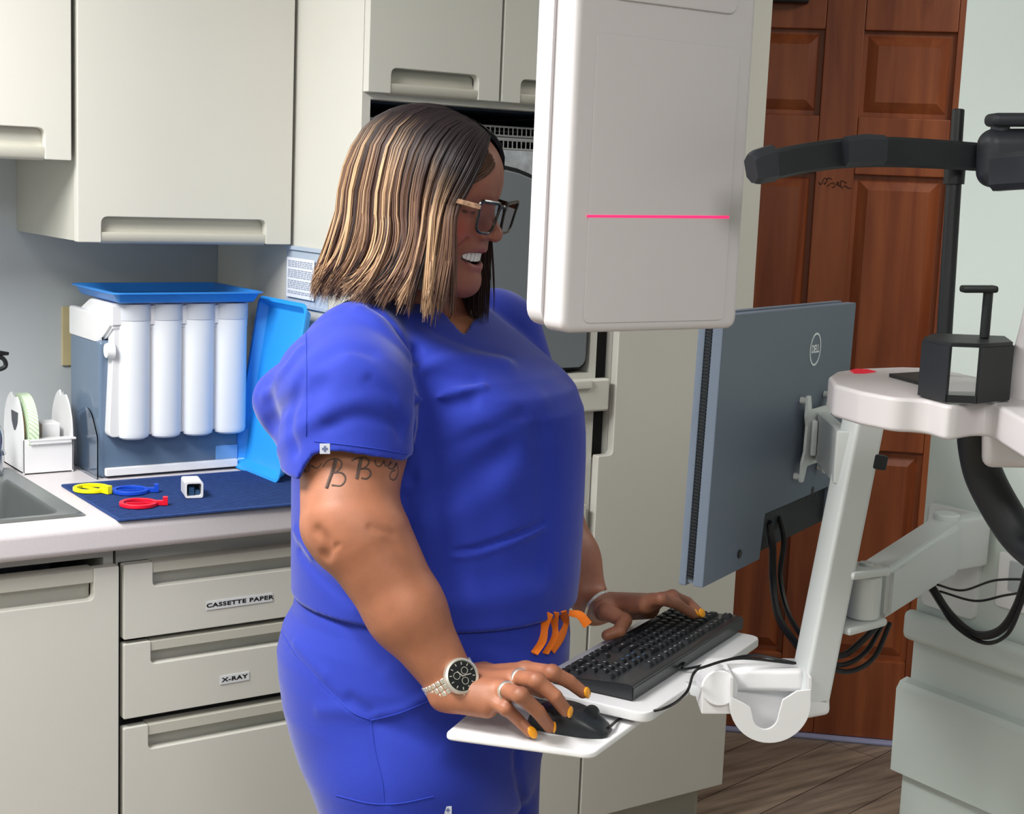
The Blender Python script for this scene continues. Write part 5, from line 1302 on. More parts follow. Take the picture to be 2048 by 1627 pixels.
# ---- scrub top
slA = dep(718, 702, 2.05); slm = dep(704, 800, 1.975); slB = dep(704, 915, 1.94)
def sleeve_raw(P):
    d = rcone(P, slA, slm, .069, .084); d = smin(d, rcone(P, slm, slB+Vector((0, 0, -.05)), .084, .080), .02)
    fl = rcone(P, dep(668, 722, 2.09), dep(571, 800, 2.07), .050, .033); fl = smin(fl, rcone(P, dep(571, 800, 2.07), dep(618, 990, 1.99), .033, .016), .05); fl = smin(fl, rcone(P, dep(640, 760, 2.02), dep(650, 980, 1.97), .058, .050), .03)
    return smin(d, fl, .035)
HEMP = []
for q_ in ((806, 926), (770, 918), (720, 910), (680, 904), (645, 903), (622, 912), (606, 935), (594, 960)):
    w_ = trace(sleeve_raw, *q_)
    if w_ is not None: HEMP.append(Vector(w_))
ha = np.array([(nv(p)[:2]-nv(slB)[:2])@F_[:2] for p in HEMP]); hz = np.array([p.z for p in HEMP]); o_ = np.argsort(ha); ha = ha[o_]; hz = hz[o_]
def hem_val(P): return np.interp((P[:, :2]-nv(slB)[:2])@F_[:2], ha, hz)-P[:, 2]          # > 0 below the hem
def sleeve(P):
    d = smax(sleeve_raw(P), hem_val(P), .004)
    hol = rcone(P, slA+(slB-slA)*.90, slB+(slB-slA)*.6, .060, .076); hol = smin(hol, rcone(P, dep(632, 905, 1.98), dep(635, 1000, 1.975), .030, .046), .03)
    hol = np.maximum(hol, sleeve_raw(P)+.0075)
    return smax(d, -hol, .002)
def top_torso(P):
    t = stack_sdf(P, TS, 0.0); t = smax(t, P[:, 2]-1.378, .03); t = smax(t, HEM-P[:, 2], .003)
    t = smin(t, rcone(P, shL+Vector((0, 0, .01)), shL+(elL-shL)*.55, .080, .082), .02)
    return t
def top_base(P): return smin(top_torso(P), sleeve(P), .016)
VT = trace(top_base, 928, 664)
CRE = []          # (points, width, amplitude) folds: + raises cloth, - sinks it
VT = trace(lambda P: top_base(P), 928, 664)
nk0 = neckB+Vector((0, 0, .055)); 
def top_sdf(P):
    d = top_base(P)
    for pts, w, amp in CRE:
        dd_ = poly_dist(P, pts); d = d-1.5*amp*np.exp(-(dd_/w)**2)
    # V neck
    nh_ = rcone(P, neckB+Vector((0, 0, .050)), neckB+Vector((0, 0, .02))+F3*.02, .074, .078)
    nh_ = smin(nh_, rcone(P, neckB+F3*.035+Vector((0, 0, .020)), VT, .066, .003), .012)
    d = smax(d, -nh_, .004)
    return d
def creases(specs, fn):
    out = []
    for pl, w, amp in specs:
        P_ = [trace(fn, *p) for p in pl]; P_ = [p for p in P_ if p is not None]
        if len(P_) > 1:
            P_ = [nv(v) for v in smooth_path(P_, 5)] if len(P_) > 2 else P_
            out.append((P_, w, amp))
    return out
CRE += creases([
    ([(832, 742), (880, 722), (940, 716), (1010, 726)], .010, .0050), ([(836, 770), (890, 758), (950, 760)], .012, -.0050),
    ([(838, 800), (890, 790), (930, 780), (965, 772)], .006, .0050), ([(838, 822), (890, 812), (940, 800)], .012, -.0045),
    ([(832, 700), (836, 780), (832, 860), (822, 960)], .007, -.0090), ([(818, 1000), (880, 985), (940, 955), (1010, 905)], .020, -.0060), ([(905, 1104), (960, 1094), (1030, 1070), (1090, 1045)], .004, -.0060), ([(905, 1114), (960, 1105), (1030, 1081), (1090, 1056)], .005, .0022),
    ([(850, 1040), (930, 1015), (1000, 975)], .022, .0035), ([(720, 620), (760, 650), (800, 690), (830, 735)], .012, .0040),
    ([(745, 615), (790, 660), (822, 720)], .006, -.0035), ([(560, 720), (580, 690), (602, 660)], .008, -.0045), ([(530, 790), (570, 740), (600, 700)], .010, .0030),
    ([(540, 850), (600, 790), (640, 770)], .014, -.0045), ([(560, 900), (610, 850), (650, 830)], .012, .0035), ([(700, 720), (760, 760), (815, 830)], .018, .0030),
    ([(760, 640), (900, 700), (1010, 730)], .020, .0030), ([(1010, 730), (1090, 720), (1140, 760)], .02, .0025),
    ([(1005, 800), (1020, 930), (1010, 1120)], .030, .0022), ([(868, 930), (876, 1040), (900, 1180)], .013, -.0035), ([(930, 1000), (945, 1100), (950, 1200)], .016, .0022), ([(1080, 860), (1090, 1000), (1080, 1160)], .020, -.0020), ([(900, 880), (990, 830), (1080, 800)], .020, .0026), ([(870, 905), (950, 870), (1040, 830)], .012, -.0024),
    ([(640, 720), (690, 700), (740, 705)], .012, -.0022), ([(650, 820), (720, 800), (790, 810)], .012, .0022), ([(655, 850), (720, 832), (800, 850)], .009, -.0022), ([(740, 760), (780, 800), (800, 870)], .008, -.0020), ([(600, 760), (580, 830), (590, 900)], .010, -.0030),
    ([(850, 650), (930, 690), (1020, 715)], .010, -.0018), ([(600, 1100), (640, 1150), (700, 1200)], .010, -.0025), ([(590, 1060), (620, 1110)], .008, .0025),
    ([(880, 1140), (960, 1150), (1060, 1120)], .03, -.003), ([(840, 1180), (940, 1200), (1080, 1180)], .02, .003)], top_sdf)
_t0 = _t.time(); vs, qs = mesh_sdf(top_sdf, (.62, 1.38, .90), (1.72, 2.42, 1.43), .0032); print('top', len(vs), _t.time()-_t0)
m_scrub = mat('royal blue scrub cloth', '1b31a2', .8, bump=.25, bscale=1400, sheen=.25, var=.03, vscale=6)
top_o = link_mesh('scrub_top', np_mesh('scrub_top', vs, qs), m_scrub, per, sharp=180)
# ---- scrub pants
prow = [(1150, 600, 1138, .200), (1215, 588, 1138, .203), (1250, 568, 1140, .206), (1300, 556, 1138, .208), (1340, 560, 1112, .205), (1400, 570, 1098, .204), (1450, 585, 1092, .202), (1500, 603, 1086, .200), (1560, 634, 1074, .195), (1627, 664, 1060, .19), (1700, 690, 1046, .18)]
TP = stack(prow, DT0)
zc = TP[0, 0]; legc = Vector((TP[0, 1], TP[0, 2], 0))
def pants_sdf(P):
    d = smax(stack_sdf(P, TP), P[:, 2]-.985, .004); d = smax(d, .62-P[:, 2], .04)
    for s in (-1, 1):
        a = legc+S3*.090*s; hip = Vector((a.x, a.y, .70)); kn = Vector((a.x, a.y, .45))+F3*.03+S3*.01*s; an = Vector((a.x, a.y, .07))+S3*.015*s
        l = rcone(P, hip, kn, .116, .088); l = smin(l, rcone(P, kn, an, .090, .078), .02); l = smax(l, .045-P[:, 2], .003); d = smin(d, l, .03 if s > 0 else .012)
    for pts, w, amp in CREP: d = d-amp*np.exp(-(poly_dist(P, pts)/w)**2)
    return d
CREP = []
CREP += creases([([(570, 1180), (620, 1205), (680, 1240), (760, 1330)], .010, -.0035), ([(565, 1270), (610, 1330), (680, 1400), (742, 1432)], .004, -.002), ([(742, 1432), (800, 1420), (850, 1395)], .006, .004), ([(700, 1400), (740, 1425)], .008, -.005), ([(745, 1440), (800, 1460), (870, 1490)], .012, -.003), ([(640, 1420), (700, 1420), (742, 1432)], .010, .003), ([(745, 1445), (755, 1520), (770, 1600)], .008, -.002), ([(1034, 1505), (1040, 1560), (1042, 1627)], .007, -.012), ([(560, 1215), (590, 1290), (650, 1350)], .01, .0025)], pants_sdf)
_t0 = _t.time(); vs, qs = mesh_sdf(pants_sdf, (.62, 1.36, .03), (1.72, 2.42, .97), .0042); print('pants', len(vs), _t.time()-_t0)
pan_o = link_mesh('scrub_pants', np_mesh('scrub_pants', vs, qs), m_scrub, per, sharp=180)
# shoes (below the frame)
for s in (-1, 1):
    a = legc+S3*.12*s; Ms_ = frame((a.x, a.y, 0), F3)
    def shoe(P, a=a):
        d = ell(P, a+F3*.06+Vector((0, 0, .035)), [F_, S_, (0, 0, 1)], (.135, .048, .042)); d = smin(d, rcone(P, a-F3*.02+Vector((0, 0, .05)), a-F3*.01+Vector((0, 0, .09)), .042, .038), .03); return smax(d, .003-P[:, 2], .003)
    v_, q_ = mesh_sdf(shoe, (a.x-.2, a.y-.2, -.02), (a.x+.25, a.y+.2, .16), .005); link_mesh('shoe', np_mesh('shoe', v_, q_), mat('white shoe', 'd8d8d8', .5), per, sharp=180)

# ---- small parts of the clothes
def on(fn, pts, off=.0):
    out = []
    for p in pts:
        q_ = trace(fn, *p)
        if q_ is not None: out.append(Vector(q_)-ray(*p).normalized()*off)
    return out
def dense(pl, n=8): return [(p.x, p.y) for p in smooth_path([(a_, b_, 0) for a_, b_ in pl], n)]
def surf_strip(name, fn, pts, rad, material, parent, off=.0002, n=6, flat=1.0, sub=4):
    P_ = on(fn, pts, off)
    bm = BM(); tube(bm, P_, rad, n=n, sub=sub); return obj(name, bm, material, parent)
m_seam = mat('royal blue seam', '2038a8', .8)
m_tag = mat('woven grey tag', 'b9bcc8', .6); m_tagd = mat('tag print', '5a6488', .6)
def tagp(px, py, w, h, fn, parent, name, ang=0):
    P0 = trace(fn, px, py); P0 = Vector(P0)-ray(px, py).normalized()*.0006
    M = frame(P0, cr*math.cos(ang)+cu*math.sin(ang), cu); bm = BM(); box(bm, (-w/2, -h/2, -.0012), (w/2, h/2, .0012), M, bev=.0004)
    o = obj(name, bm, m_tag, parent); bm = BM(); box(bm, (-w*.28, -h*.10, .00125), (w*.28, h*.10, .0016), M); box(bm, (-w*.10, -h*.28, .00125), (w*.10, h*.28, .00161), M); obj('tag_print', bm, m_tagd, o)
tagp(650, 897, .013, .013, top_sdf, top_o, 'woven_tag'); tagp(896, 1619, .010, .010, pants_sdf, pan_o, 'woven_tag')
bm = BM()
for pl in ([(612, 655), (613, 740), (613, 820), (612, 872)], [(628, 882), (700, 890), (760, 898), (815, 908)]):
    tube(bm, on(top_sdf, dense(pl), .0002), .0008, n=5, raw=True)
obj('stitching', bm, m_seam, top_o)
bm = BM()
for pl in ([(563, 1262), (590, 1305), (640, 1362), (700, 1420), (738, 1438)], [(900, 1262), (980, 1262), (1060, 1248), (1130, 1232)], [(672, 1590), (740, 1606), (800, 1606), (868, 1592)], [(742, 1440), (750, 1500), (764, 1560), (768, 1600)], [(742, 1440), (800, 1425), (860, 1400)]):
    q_ = on(pants_sdf, dense(pl), .0002)
    if len(q_) > 2: tube(bm, q_, .0009, n=5, raw=True)
obj('stitching', bm, m_seam, pan_o)
bm = BM()
m_or = mat('orange drawstring', 'f47a14', .7, bump=.4, bscale=500)
def sfn(P): return np.minimum(top_sdf(P), pants_sdf(P))
for pl, w in (([(1100, 1226), (1088, 1252), (1084, 1280), (1068, 1306)], .0066), ([(1112, 1224), (1108, 1250), (1108, 1272), (1090, 1306)], .0058), ([(1126, 1222), (1130, 1244), (1122, 1272), (1104, 1300)], .0066)):
    q_ = on(sfn, pl, .005); up_ = -ray(1110, 1260).normalized(); tube(bm, q_, [w*.8, w, w, w*.9], n=8, sub=5, flat=.22, up=up_)
e_ = trace(sfn, 1130, 1224); e_ = Vector(e_); tube(bm, [e_+F3*.006, e_+F3*.014+cr*.008+Vector((0, 0, -.002)), e_+F3*.016+cr*.018+Vector((0, 0, -.016))], [.004, .006, .007], n=8, flat=.25, up=-ray(1110, 1260).normalized())
obj('drawstring', bm, m_or, pan_o)
# ---- nails, rings, watch, bracelet, tattoo, necklace
m_nail = mat('orange yellow nail polish', 'f7a417', .25, coat=.5)
def nail(H, k, parent, ln=.0072):
    a, b = H[k][2], H[k][3]; d = (b-a).normalized(); tc_ = -ray(1100, 1400).normalized()
    upv = (Vector((0, 0, 1))*.65+tc_*.9+cr*.15 if H is RH else Vector((0, 0, 1))+tc_*.5); upv = (upv-d*upv.dot(d)).normalized()
    r = {'index': .0072, 'middle': .0074, 'ring': .0070, 'pinky': .0062, 'thumb': .0084}[k]*(1.06 if H is RH else 1)
    c = b+d*.0030+upv*(r*.70); M = frame(c, d, upv.cross(d)); t = bmesh.new(); bmesh.ops.create_uvsphere(t, u_segments=18, v_segments=12, radius=1)
    bmesh.ops.transform(t, matrix=M @ Matrix.Rotation(R(24), 4, 'Y') @ Matrix.Diagonal((ln*1.2, r*.92, r*.38, 1)), verts=t.verts[:]); bm = BM(); merge(bm, t); obj('fingernail', bm, m_nail, parent)
for k in ('index', 'middle', 'ring', 'pinky'): nail(RH, k, body_o)
for k in ('index', 'middle'): nail(LH, k, body_o, .006)
m_silver = mat('silver', 'f2eee2', .34, metal=.85); m_gold = mat('gold', 'd8a860', .25, metal=1.0)
def torus(bm, c, ax, R_, r_, n=36, m_=8, flat=1.0, wob=0):
    ax = ax.normalized(); u_ = ax.orthogonal().normalized(); v_ = ax.cross(u_)
    t = bmesh.new(); rg = []
    for i in range(n):
        a_ = 2*math.pi*i/n; d_ = u_*math.cos(a_)+v_*math.sin(a_); rr2 = r_*(1+wob*math.sin(a_*n/2.0))
        rg.append([t.verts.new(c+d_*(R_+rr2*math.cos(b_)*flat)+ax*rr2*math.sin(b_)) for b_ in [2*math.pi*j/m_ for j in range(m_)]])
    for i in range(n):
        for j in range(m_): t.faces.new((rg[i][j], rg[(i+1) % n][j], rg[(i+1) % n][(j+1) % m_], rg[i][(j+1) % m_]))
    merge(bm, t)
for k, f_, rr2 in (('middle', .20, .0116), ('ring', .30, .0112)):
    a, b = RH[k][0], RH[k][1]; bm = BM(); torus(bm, a+(b-a)*f_+Vector((0, 0, -.001)), b-a, rr2, .0034, n=40, flat=.6, wob=.3); obj('finger_ring', bm, m_silver, body_o)
ax_w = (wrR-elR).normalized(); wc = elR+(wrR-elR)*.965
RW = .0350
bm = BM(); nl = 30; cd = (-ray(915, 1343).normalized()*.85+Vector((0, 0, 1))*.55+cr*.12); cd = (cd-ax_w*cd.dot(ax_w)).normalized(); sd = ax_w.cross(cd)
for i in range(nl):
    a_ = 2*math.pi*i/nl
    if abs((a_+math.pi) % (2*math.pi)-math.pi) < .40: continue
    d_ = cd*math.cos(a_)+sd*math.sin(a_); tng = -cd*math.sin(a_)+sd*math.cos(a_); M = frame(wc+d_*RW, ax_w, tng)
    for x0, x1, y0 in ((-.0105, -.0042, 0), (-.0036, .0036, .0018), (.0042, .0105, 0)): box(bm, (x0, -.0031+y0*0, -.0016), (x1, .0031, .0018), M, bev=.0007, seg=1)
wt = obj('watch_strap', bm, m_silver, body_o)
cM = frame(wc+cd*(RW-.001), ax_w, sd); cM.translation = wc+cd*(RW-.002)
if cM.to_3x3().col[2].dot(cd) < 0: cM = frame(wc+cd*(RW-.002), ax_w, -sd)
bm = BM(); cM = cM @ Matrix.Scale(1.12, 4); lathe(bm, [(.0165, 0), (.0205, .001), (.0210, .005), (.0200, .0085), (.0178, .0095), (.0172, .0080), (0, .0078)], cM, 44); cyl(bm, cM @ Vector((.018, 0, .005)), cM @ Vector((.024, 0, .005)), .0022, n=12)
for s in (-.0085, .0085): cyl(bm, cM @ Vector((.017, s, .005)), cM @ Vector((.0225, s, .005)), .0015, n=10)
wcs = obj('watch_case', bm, m_silver, body_o)
bm = BM(); lathe(bm, [(.0170, .0081), (0, .0083)], cM, 40, cap=False); obj('watch_dial', bm, mat('black dial', '14181c', .25, coat=.6), wcs)
bm = BM()
for i in range(12):
    a_ = math.pi*i/6; M = cM @ Matrix.Rotation(a_, 4, 'Z'); box(bm, (.0125, -.0005, .0085), (.0155, .0005, .0089), M)
for x, y in ((.0065, 0), (-.0035, .0056), (-.0035, -.0056)): lathe(bm, [(.0036, .0085), (.0042, .0085), (.0042, .0088), (.0036, .0088), (.0036, .0085)], cM @ Matrix.Translation((x, y, 0)), 20, cap=False)
box(bm, (-.001, -.0005, .0089), (.011, .0005, .0092), cM @ Matrix.Rotation(R(70), 4, 'Z')); box(bm, (-.001, -.0006, .0089), (.008, .0006, .0092), cM @ Matrix.Rotation(R(200), 4, 'Z'))
obj('watch_marks', bm, m_silver, wcs)
bm = BM(); q_ = on(body_sdf, dense([(1216, 1182), (1200, 1187), (1186, 1198), (1176, 1214), (1172, 1232), (1175, 1250)], 10), .0012); qz = [q_[-1]+(q_[-1]-q_[-4])*.6+Vector(fw)*.02, q_[len(q_)//2]+Vector(fw)*.075+cr*.03, q_[0]+Vector(fw)*.03]
tube(bm, q_, [.0024+.0007*(i % 2) for i in range(len(q_))], n=8, raw=True); tube(bm, [q_[-1]]+qz+[q_[0]], .0024, n=8); obj('bracelet', bm, m_silver, body_o)
m_tat = mat('faded tattoo ink', '5a4740', .6)
bm = BM()
TAT = [([(672, 918), (668, 936), (660, 958), (654, 976)], .0030), ([(646, 934), (655, 922), (672, 917), (684, 926), (678, 940), (662, 946)], .0012), ([(662, 946), (684, 946), (691, 958), (682, 971), (664, 970)], .0016),
       ([(722, 916), (718, 934), (713, 958)], .0030), ([(703, 922), (714, 916), (730, 915), (738, 924), (730, 935), (718, 938)], .0012), ([(718, 938), (736, 938), (741, 948), (733, 957), (722, 956)], .0015),
       ([(750, 920), (752, 930), (760, 932), (768, 922)], .0012), ([(768, 922), (770, 932), (774, 930)], .001), ([(782, 924), (776, 934), (786, 937), (793, 926)], .0012), ([(793, 926), (796, 944), (789, 959), (780, 955), (782, 944), (790, 940)], .0011),
       ([(606, 932), (612, 944), (620, 938), (618, 926)], .0010), ([(622, 930), (634, 936), (644, 926)], .0010)]
for pl, w in TAT:
    q_ = on(lambda P: smin(arm_sdf(P), arm_sdf(P), 0), pl, -w*.55)
    if len(q_) > 1: tube(bm, q_, w, n=6, sub=4)
obj('tattoo', bm, m_tat, body_o)
bm = BM(); q_ = [Vector(trace(body_sdf, *p))-ray(*p).normalized()*.001 for p in ((866, 600), (878, 618), (890, 632), (897, 638), (903, 628), (908, 608))]; tube(bm, q_, .0009, n=6, sub=5)
cyl(bm, q_[3]-Vector((0, 0, .002)), q_[3]-Vector((0, 0, .009)), .0014, n=8); obj('necklace', bm, m_gold, body_o)
# ---- teeth, eyes, glasses
bm = BM()
for i in range(-5, 5):
    a_ = (i+.5)/5.2; s_ = .0300*math.sin(a_*1.35)/math.sin(1.35); f__ = .0868-.0170*(abs(a_)**1.9); hgt = .0074 if abs(i+.5) < 2 else .0064
    c = HP(f__, s_, -.0640+.004*abs(a_)**2); d_ = (hs*math.cos(a_*.8)-hf*math.sin(abs(a_)*.9)*math.copysign(1, a_)).normalized(); M = frame(c, d_, hu)
    box(bm, (-.0034*HS, -hgt*HS, -.0022), (.0034*HS, hgt*HS*.9, .0022), M, bev=.0014, seg=3)
obj('teeth', bm, mat('teeth', 'e8e0d8', .2, coat=.4), body_o)
m_frame = mat('dark tortoise frame', '15100f', .25, coat=.4)
GL = .0
def gp(f, s, u): return HP(f, s, u)
tilt = .010
def lens_pts(side, n=36):
    out = []
    base_ = rpoly([(.0075, .0190), (.0610, .0215), (.0560, -.0205), (.0150, -.0235)], [.010, .007, .016, .016], 7)
    for p in base_:
        s_ = p.x*side; u_ = p.y-.004; out.append(gp(.112-.006*(p.x/.06)**2+u_*.10, s_, u_))
    return out
gl = None
bm = BM()
for sd_ in (1, -1):
    P_ = lens_pts(sd_); tube(bm, P_+[P_[0]], .0021, n=8, raw=True)
    a_, b_ = P_[0], P_[8]
    top_ = P_[0:18]; tube(bm, [P_[i]+hu*.0008 for i in range(0, 15)], .0027, n=8, raw=True)
tube(bm, [gp(.1125, .0085, .010), gp(.1145, 0, .0115), gp(.1125, -.0085, .010)], .0026, n=8)
glo = obj('glasses_frame', bm, m_frame, body_o)
for sd_ in (1, -1):
    M = frame(gp(.105, .061*sd_, .010), gp(.0, .080*sd_, .016)-gp(.105, .061*sd_, .010), hu); L_ = (gp(.0, .080*sd_, .016)-gp(.105, .061*sd_, .010)).length
    bm = BM(); box(bm, (-.004, -.0035, -.0016), (L_, .0035, .0016), M, bev=.0012); obj('glasses_temple', bm, mat('mottled highlight temple', '8a6a52', .22, var=.5, vscale=160, coat=.5) if sd_ == 1 else m_frame, glo)  # paler colour of the near temple paints in a highlight
    t = bmesh.new(); P_ = lens_pts(sd_); f1 = t.faces.new([t.verts.new(p) for p in P_]); r_ = bmesh.ops.extrude_face_region(t, geom=[f1]); bmesh.ops.translate(t, vec=hf*-.0012, verts=[g_ for g_ in r_['geom'] if isinstance(g_, bmesh.types.BMVert)])
    bm = BM(); merge(bm, t); obj('lens', bm, mat('lens glass', 'f2f4f6', .02, trans=1.0, ior=1.08, spec=.6), glo)

for q_ in ((0, 0), (0, Wt), (TLn, Wt), (TLn/2, Wt), (.1, Wt)):
    w_ = Mt @ Vector((q_[0], q_[1], -.007)); print('TRAYDIST', q_, pants_sdf(nv(w_)[None]), top_sdf(nv(w_)[None]))
# ---- hair: a shaded under-layer and some thousands of tapered strands
rng = np.random.default_rng(7)
UZ = np.array((0, 0, 1.0))
def V3(v): return np.array((v[0], v[1], v[2]), float)
c_e = V3(dep(862, 425, 2.09)); c_m = V3(dep(860, 505, 2.09)); c_g = V3(dep(858, 588, 2.09))
# semi-axes at ear level, jaw level and hem: front, back, side
AX = {'e': (.100, .142, .094), 'm': (.096, .158, .102), 'g': (.092, .180, .108)}
def ringpt(c, ax, phi, f):
    co, si = np.cos(phi), np.sin(phi); A = np.where(co > 0, ax[0], ax[1])
    return c+(F_[None]*(A*co)[:, None]+S_[None]*(ax[2]*si)[:, None])*f[:, None]
def strand_paths(phi, f, T, jit):
    a = np.clip((np.cos(phi)+1)/2, 0, 1)                        # 0 at the back, 1 at the front
    fr = -.060+.148*a**.8; ur = .003+np.interp(fr, [-.06, -.014, .02, .04, .06, .075, .090], [.115, .121, .117, .109, .098, .089, .079])
    R0 = V3(Hc)+(F_[None]*0+HR[0][None]*fr[:, None]+HR[2][None]*ur[:, None])*HS+S_[None]*(.004*np.sign(np.sin(phi)))[:, None]
    R0 = V3(c_e)+(R0-V3(c_e))*(.25+.75*f)[:, None]
    E = ringpt(c_e, AX['e'], phi, f); Mx = ringpt(c_m, AX['m'], phi, f); G = ringpt(c_g, AX['g'], phi+R(13)*np.clip((R(165)-phi)/R(40), 0, 1)*np.clip((phi-R(55))/R(20), 0, 1), f)
    G = G+UZ[None]*jit[:, None]
    out = np.zeros((len(phi), len(T), 3))
    for i, t in enumerate(T):
        if t <= .42:
            u = t/.42*math.pi/2; s_ = math.sin(u)**.92; c_ = math.cos(u)**.95
            wf = np.clip((a-.62)/.22, 0, 1)[:, None]*.8; sl_ = s_*(1-wf)+(t/.42)*wf; cl_ = c_*(1-wf)+(1-t/.42)*wf
            p = R0+(E-R0)*sl_; p[:, 2] = E[:, 2]+(R0[:, 2]-E[:, 2])*cl_[:, 0]
        else:
            v = (t-.42)/.58; b0 = (1-v)**2; b1 = 2*v*(1-v); b2 = v*v; Mc = 2*Mx-.5*(E+G); p = E*b0+Mc*b1+G*b2
        for _k in range(3):
            dh_ = head_sdf(p); g_ = p-V3(Hc); g_ /= np.linalg.norm(g_, axis=1, keepdims=True); p = p+g_*np.clip(.0035+.032*np.clip(f-.80, 0, .2)-dh_, 0, .03)[:, None]
        out[:, i] = p
    return out
def strands_mesh(paths, w, cols, sides=4):
    n, m, _ = paths.shape
    tg = np.gradient(paths, axis=1); tg /= np.linalg.norm(tg, axis=2, keepdims=True)+1e-9
    cen = c_m[None, None]; rad = paths-cen; rad[..., 2] *= .3; rad -= tg*(rad*tg).sum(2, keepdims=True); rad /= np.linalg.norm(rad, axis=2, keepdims=True)+1e-9
    sd_ = np.cross(tg, rad); prof = np.array([1, 1, 1]+[1]*(m-3), float); tt = np.linspace(0, 1, m); prof = np.minimum(1, (tt+.05)/.12)*np.clip((1.03-tt)/.22, .12, 1)
    vs_ = []
    for k in range(sides):
        a_ = 2*math.pi*k/sides; vs_.append(paths+(sd_*math.cos(a_)+rad*math.sin(a_)*.55)*(w[:, None]*prof[None])[..., None])
    V = np.stack(vs_, 2).reshape(-1, 3); base = (np.arange(n)[:, None, None]*m+np.arange(m-1)[None, :, None])*sides; k = np.arange(sides)[None, None]
    q_ = np.stack([base+k, base+(k+1) % sides, base+sides+(k+1) % sides, base+sides+k], -1).reshape(-1, 4)
    C = np.repeat(cols.reshape(n*m, 3), sides, axis=0)
    return V, q_, C
N = 6800; T = np.linspace(0, 1, 17)
lo_, hi_ = R(44), R(306)
phi = rng.uniform(lo_, hi_, N); 
# denser, narrower locks
lock = np.round(phi/ R(3.1)); phi = lock*R(3.1)+(phi-lock*R(3.1))*.72
f = 1-.16*rng.random(N)**1.5; jit = rng.normal(0, .008, N)+.006*np.sin(lock*2.1)
front_far = (phi > R(262)); jit = jit-np.where(front_far, .030, 0)-np.where(phi < R(66), .010, 0)
pt_ = strand_paths(phi, f, T, jit)
# gentle waves and inward/outward swing growing towards the tips
lk = np.sin(lock*12.9898)*43758.5453; lk = lk-np.floor(lk); tt = T[None]
amp = (.0035+.006*lk)[:, None]*tt**1.5
ph = (lk*6.28)[:, None]
swing = np.sin(tt*5.2+ph)*amp+rng.normal(0, .0012, (N, 1))*tt
rad_ = pt_-c_m[None, None]; rad_[..., 2] = 0; rad_ /= np.linalg.norm(rad_, axis=2, keepdims=True)+1e-9
tan_ = np.stack([-rad_[..., 1], rad_[..., 0], rad_[..., 2]*0], -1)
pt_ = pt_+rad_*(swing*.6)[..., None]+tan_*((np.cos(tt*4.1+ph*1.7)*amp)+rng.normal(0, .0022, (N, 1))*tt)[..., None]
# colours: dark roots, alternating brown and honey lights
dark = np.array(srgb('1c1416')); brown = np.array(srgb('50362d')); honey = np.array(srgb('c09c78')); mid = np.array(srgb('7c5d49'))
l2 = np.sin(lock*78.233+1.3)*9631.7; l2 = l2-np.floor(l2)
l3 = np.sin(np.round(phi/R(1.3))*37.719+.7)*5231.3; l3 = l3-np.floor(l3); pick = .38*l2+.34*l3+.28*rng.random(N)+.05*np.cos(phi)*-1
c0 = np.where((pick > .60)[:, None], honey, np.where((pick > .42)[:, None], mid, np.where((pick > .24)[:, None], brown, dark)))*(.8+.4*rng.random((N, 1)))
c0 = np.where(((f < .90) & (rng.random(N) < .7))[:, None], dark*.6+brown*.5, c0)
c0 = np.where((phi > R(255))[:, None], dark*.7+brown*.4, c0)
rootd = .13+.16*np.clip((np.cos(phi)+.2), 0, 1)+.05*rng.random(N)
mixr = np.clip((tt-rootd[:, None])/.16, 0, 1)[..., None]
cols_h = dark[None, None]*1.2*(1-mixr)+c0[:, None]*mixr
w_ = rng.uniform(.0006, .0015, N)
V1, Q1, C1 = strands_mesh(pt_, w_, cols_h)
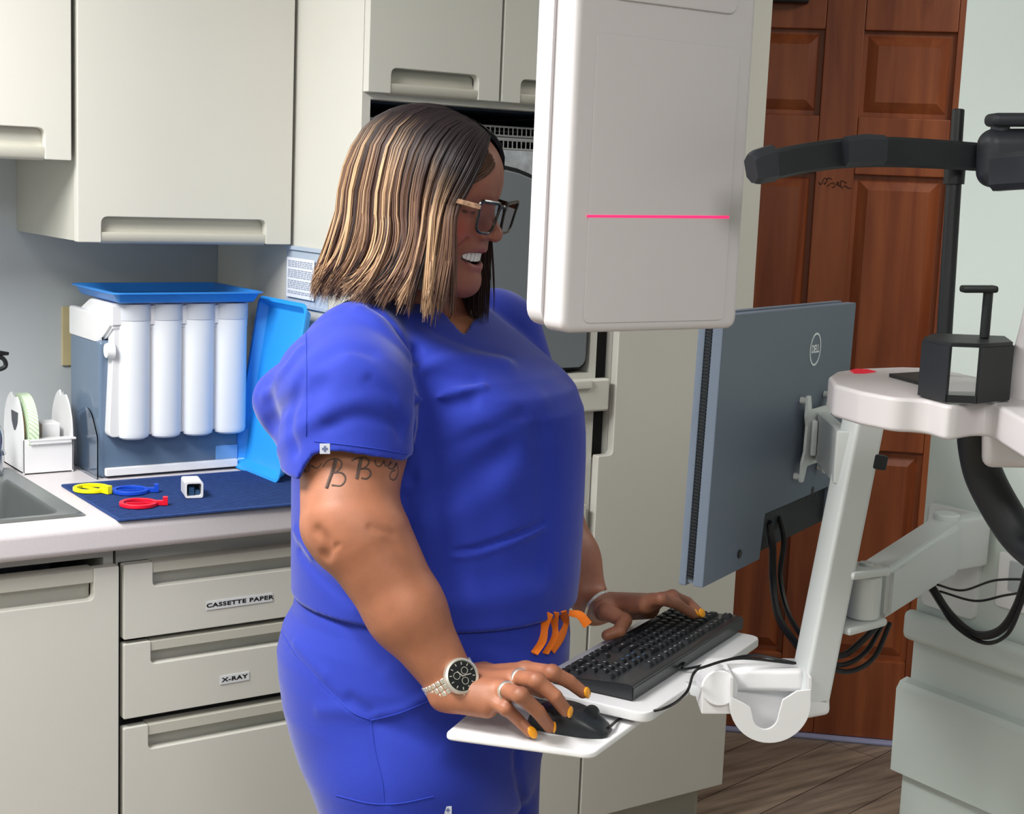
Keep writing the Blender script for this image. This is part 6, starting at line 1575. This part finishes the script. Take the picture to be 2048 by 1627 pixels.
# under-layer sheet
npn = 90; ph_s = np.linspace(lo_+R(2), hi_-R(2), npn); ps = strand_paths(ph_s, np.full(npn, .86), T, np.full(npn, .012)); Vs = ps.reshape(-1, 3)
mT = len(T); i0 = (np.arange(npn-1)[:, None]*mT+np.arange(mT-1)[None]).reshape(-1); Qs = np.stack([i0, i0+1, i0+mT+1, i0+mT], 1)
Cs = np.tile(dark*.9+brown*.15, (len(Vs), 1))
Vi = (ps*.0+strand_paths(ph_s, np.full(npn, .80), T, np.full(npn, .016))).reshape(-1, 3); Qi = Qs[:, ::-1]
V = np.concatenate([V1, Vs, Vi]); Q = np.concatenate([Q1, Qs+len(V1), Qi+len(V1)+len(Vs)]); C = np.concatenate([C1, Cs, Cs])
# short swept strands at the temple hairline
ns = 900; a0 = rng.random(ns); 
def tl_(pts):
    o_ = []
    for p in pts:
        w_ = trace(head_sdf, *p)
        o_.append(w_ if w_ is not None else o_[-1])
    return np.array(o_)
root = tl_([(950, 275), (962, 288), (972, 300), (980, 311), (985, 320), (988, 328)]); rt = np.stack([np.interp(a0, np.linspace(0, 1, 6), root[:, k]) for k in range(3)], 1)
mids = tl_([(944, 300), (954, 318), (964, 334), (972, 344), (978, 350), (982, 352)]); md = np.stack([np.interp(a0, np.linspace(0, 1, 6), mids[:, k]) for k in range(3)], 1)
ends = tl_([(930, 330), (932, 340), (936, 350), (936, 356), (930, 362), (922, 374)]); en = np.stack([np.interp(a0, np.linspace(0, 1, 6), ends[:, k]) for k in range(3)], 1)
tb = np.linspace(0, 1, 17)[None, :, None]; pb_ = rt[:, None]*(1-tb)**2+md[:, None]*2*tb*(1-tb)+en[:, None]*tb**2
pb_ = pb_-nv(ray(940, 360))[None, None]*.0022+rng.normal(0, .0012, (ns, 1, 3))
cb = np.tile((brown*.6+mid*.4)[None, None], (ns, 17, 1)); V2, Q2, C2 = strands_mesh(pb_, rng.uniform(.0006, .0011, ns), cb)
Q = np.concatenate([Q, Q2+len(V)]); V = np.concatenate([V, V2]); C = np.concatenate([C, C2])
meh = np_mesh('hair', V, Q)
a_ = meh.color_attributes.new('tint', 'FLOAT_COLOR', 'POINT')
if len(meh.vertices) == len(C):
    cc_ = np.ones((len(C), 4), np.float32); cc_[:, :3] = C; a_.data.foreach_set('color', cc_.ravel())
m_hair = tint_mat('highlighted hair', .48, var=.1, vscale=60, spec=.32)
ho = link_mesh('hair', meh, m_hair, per, sharp=180)
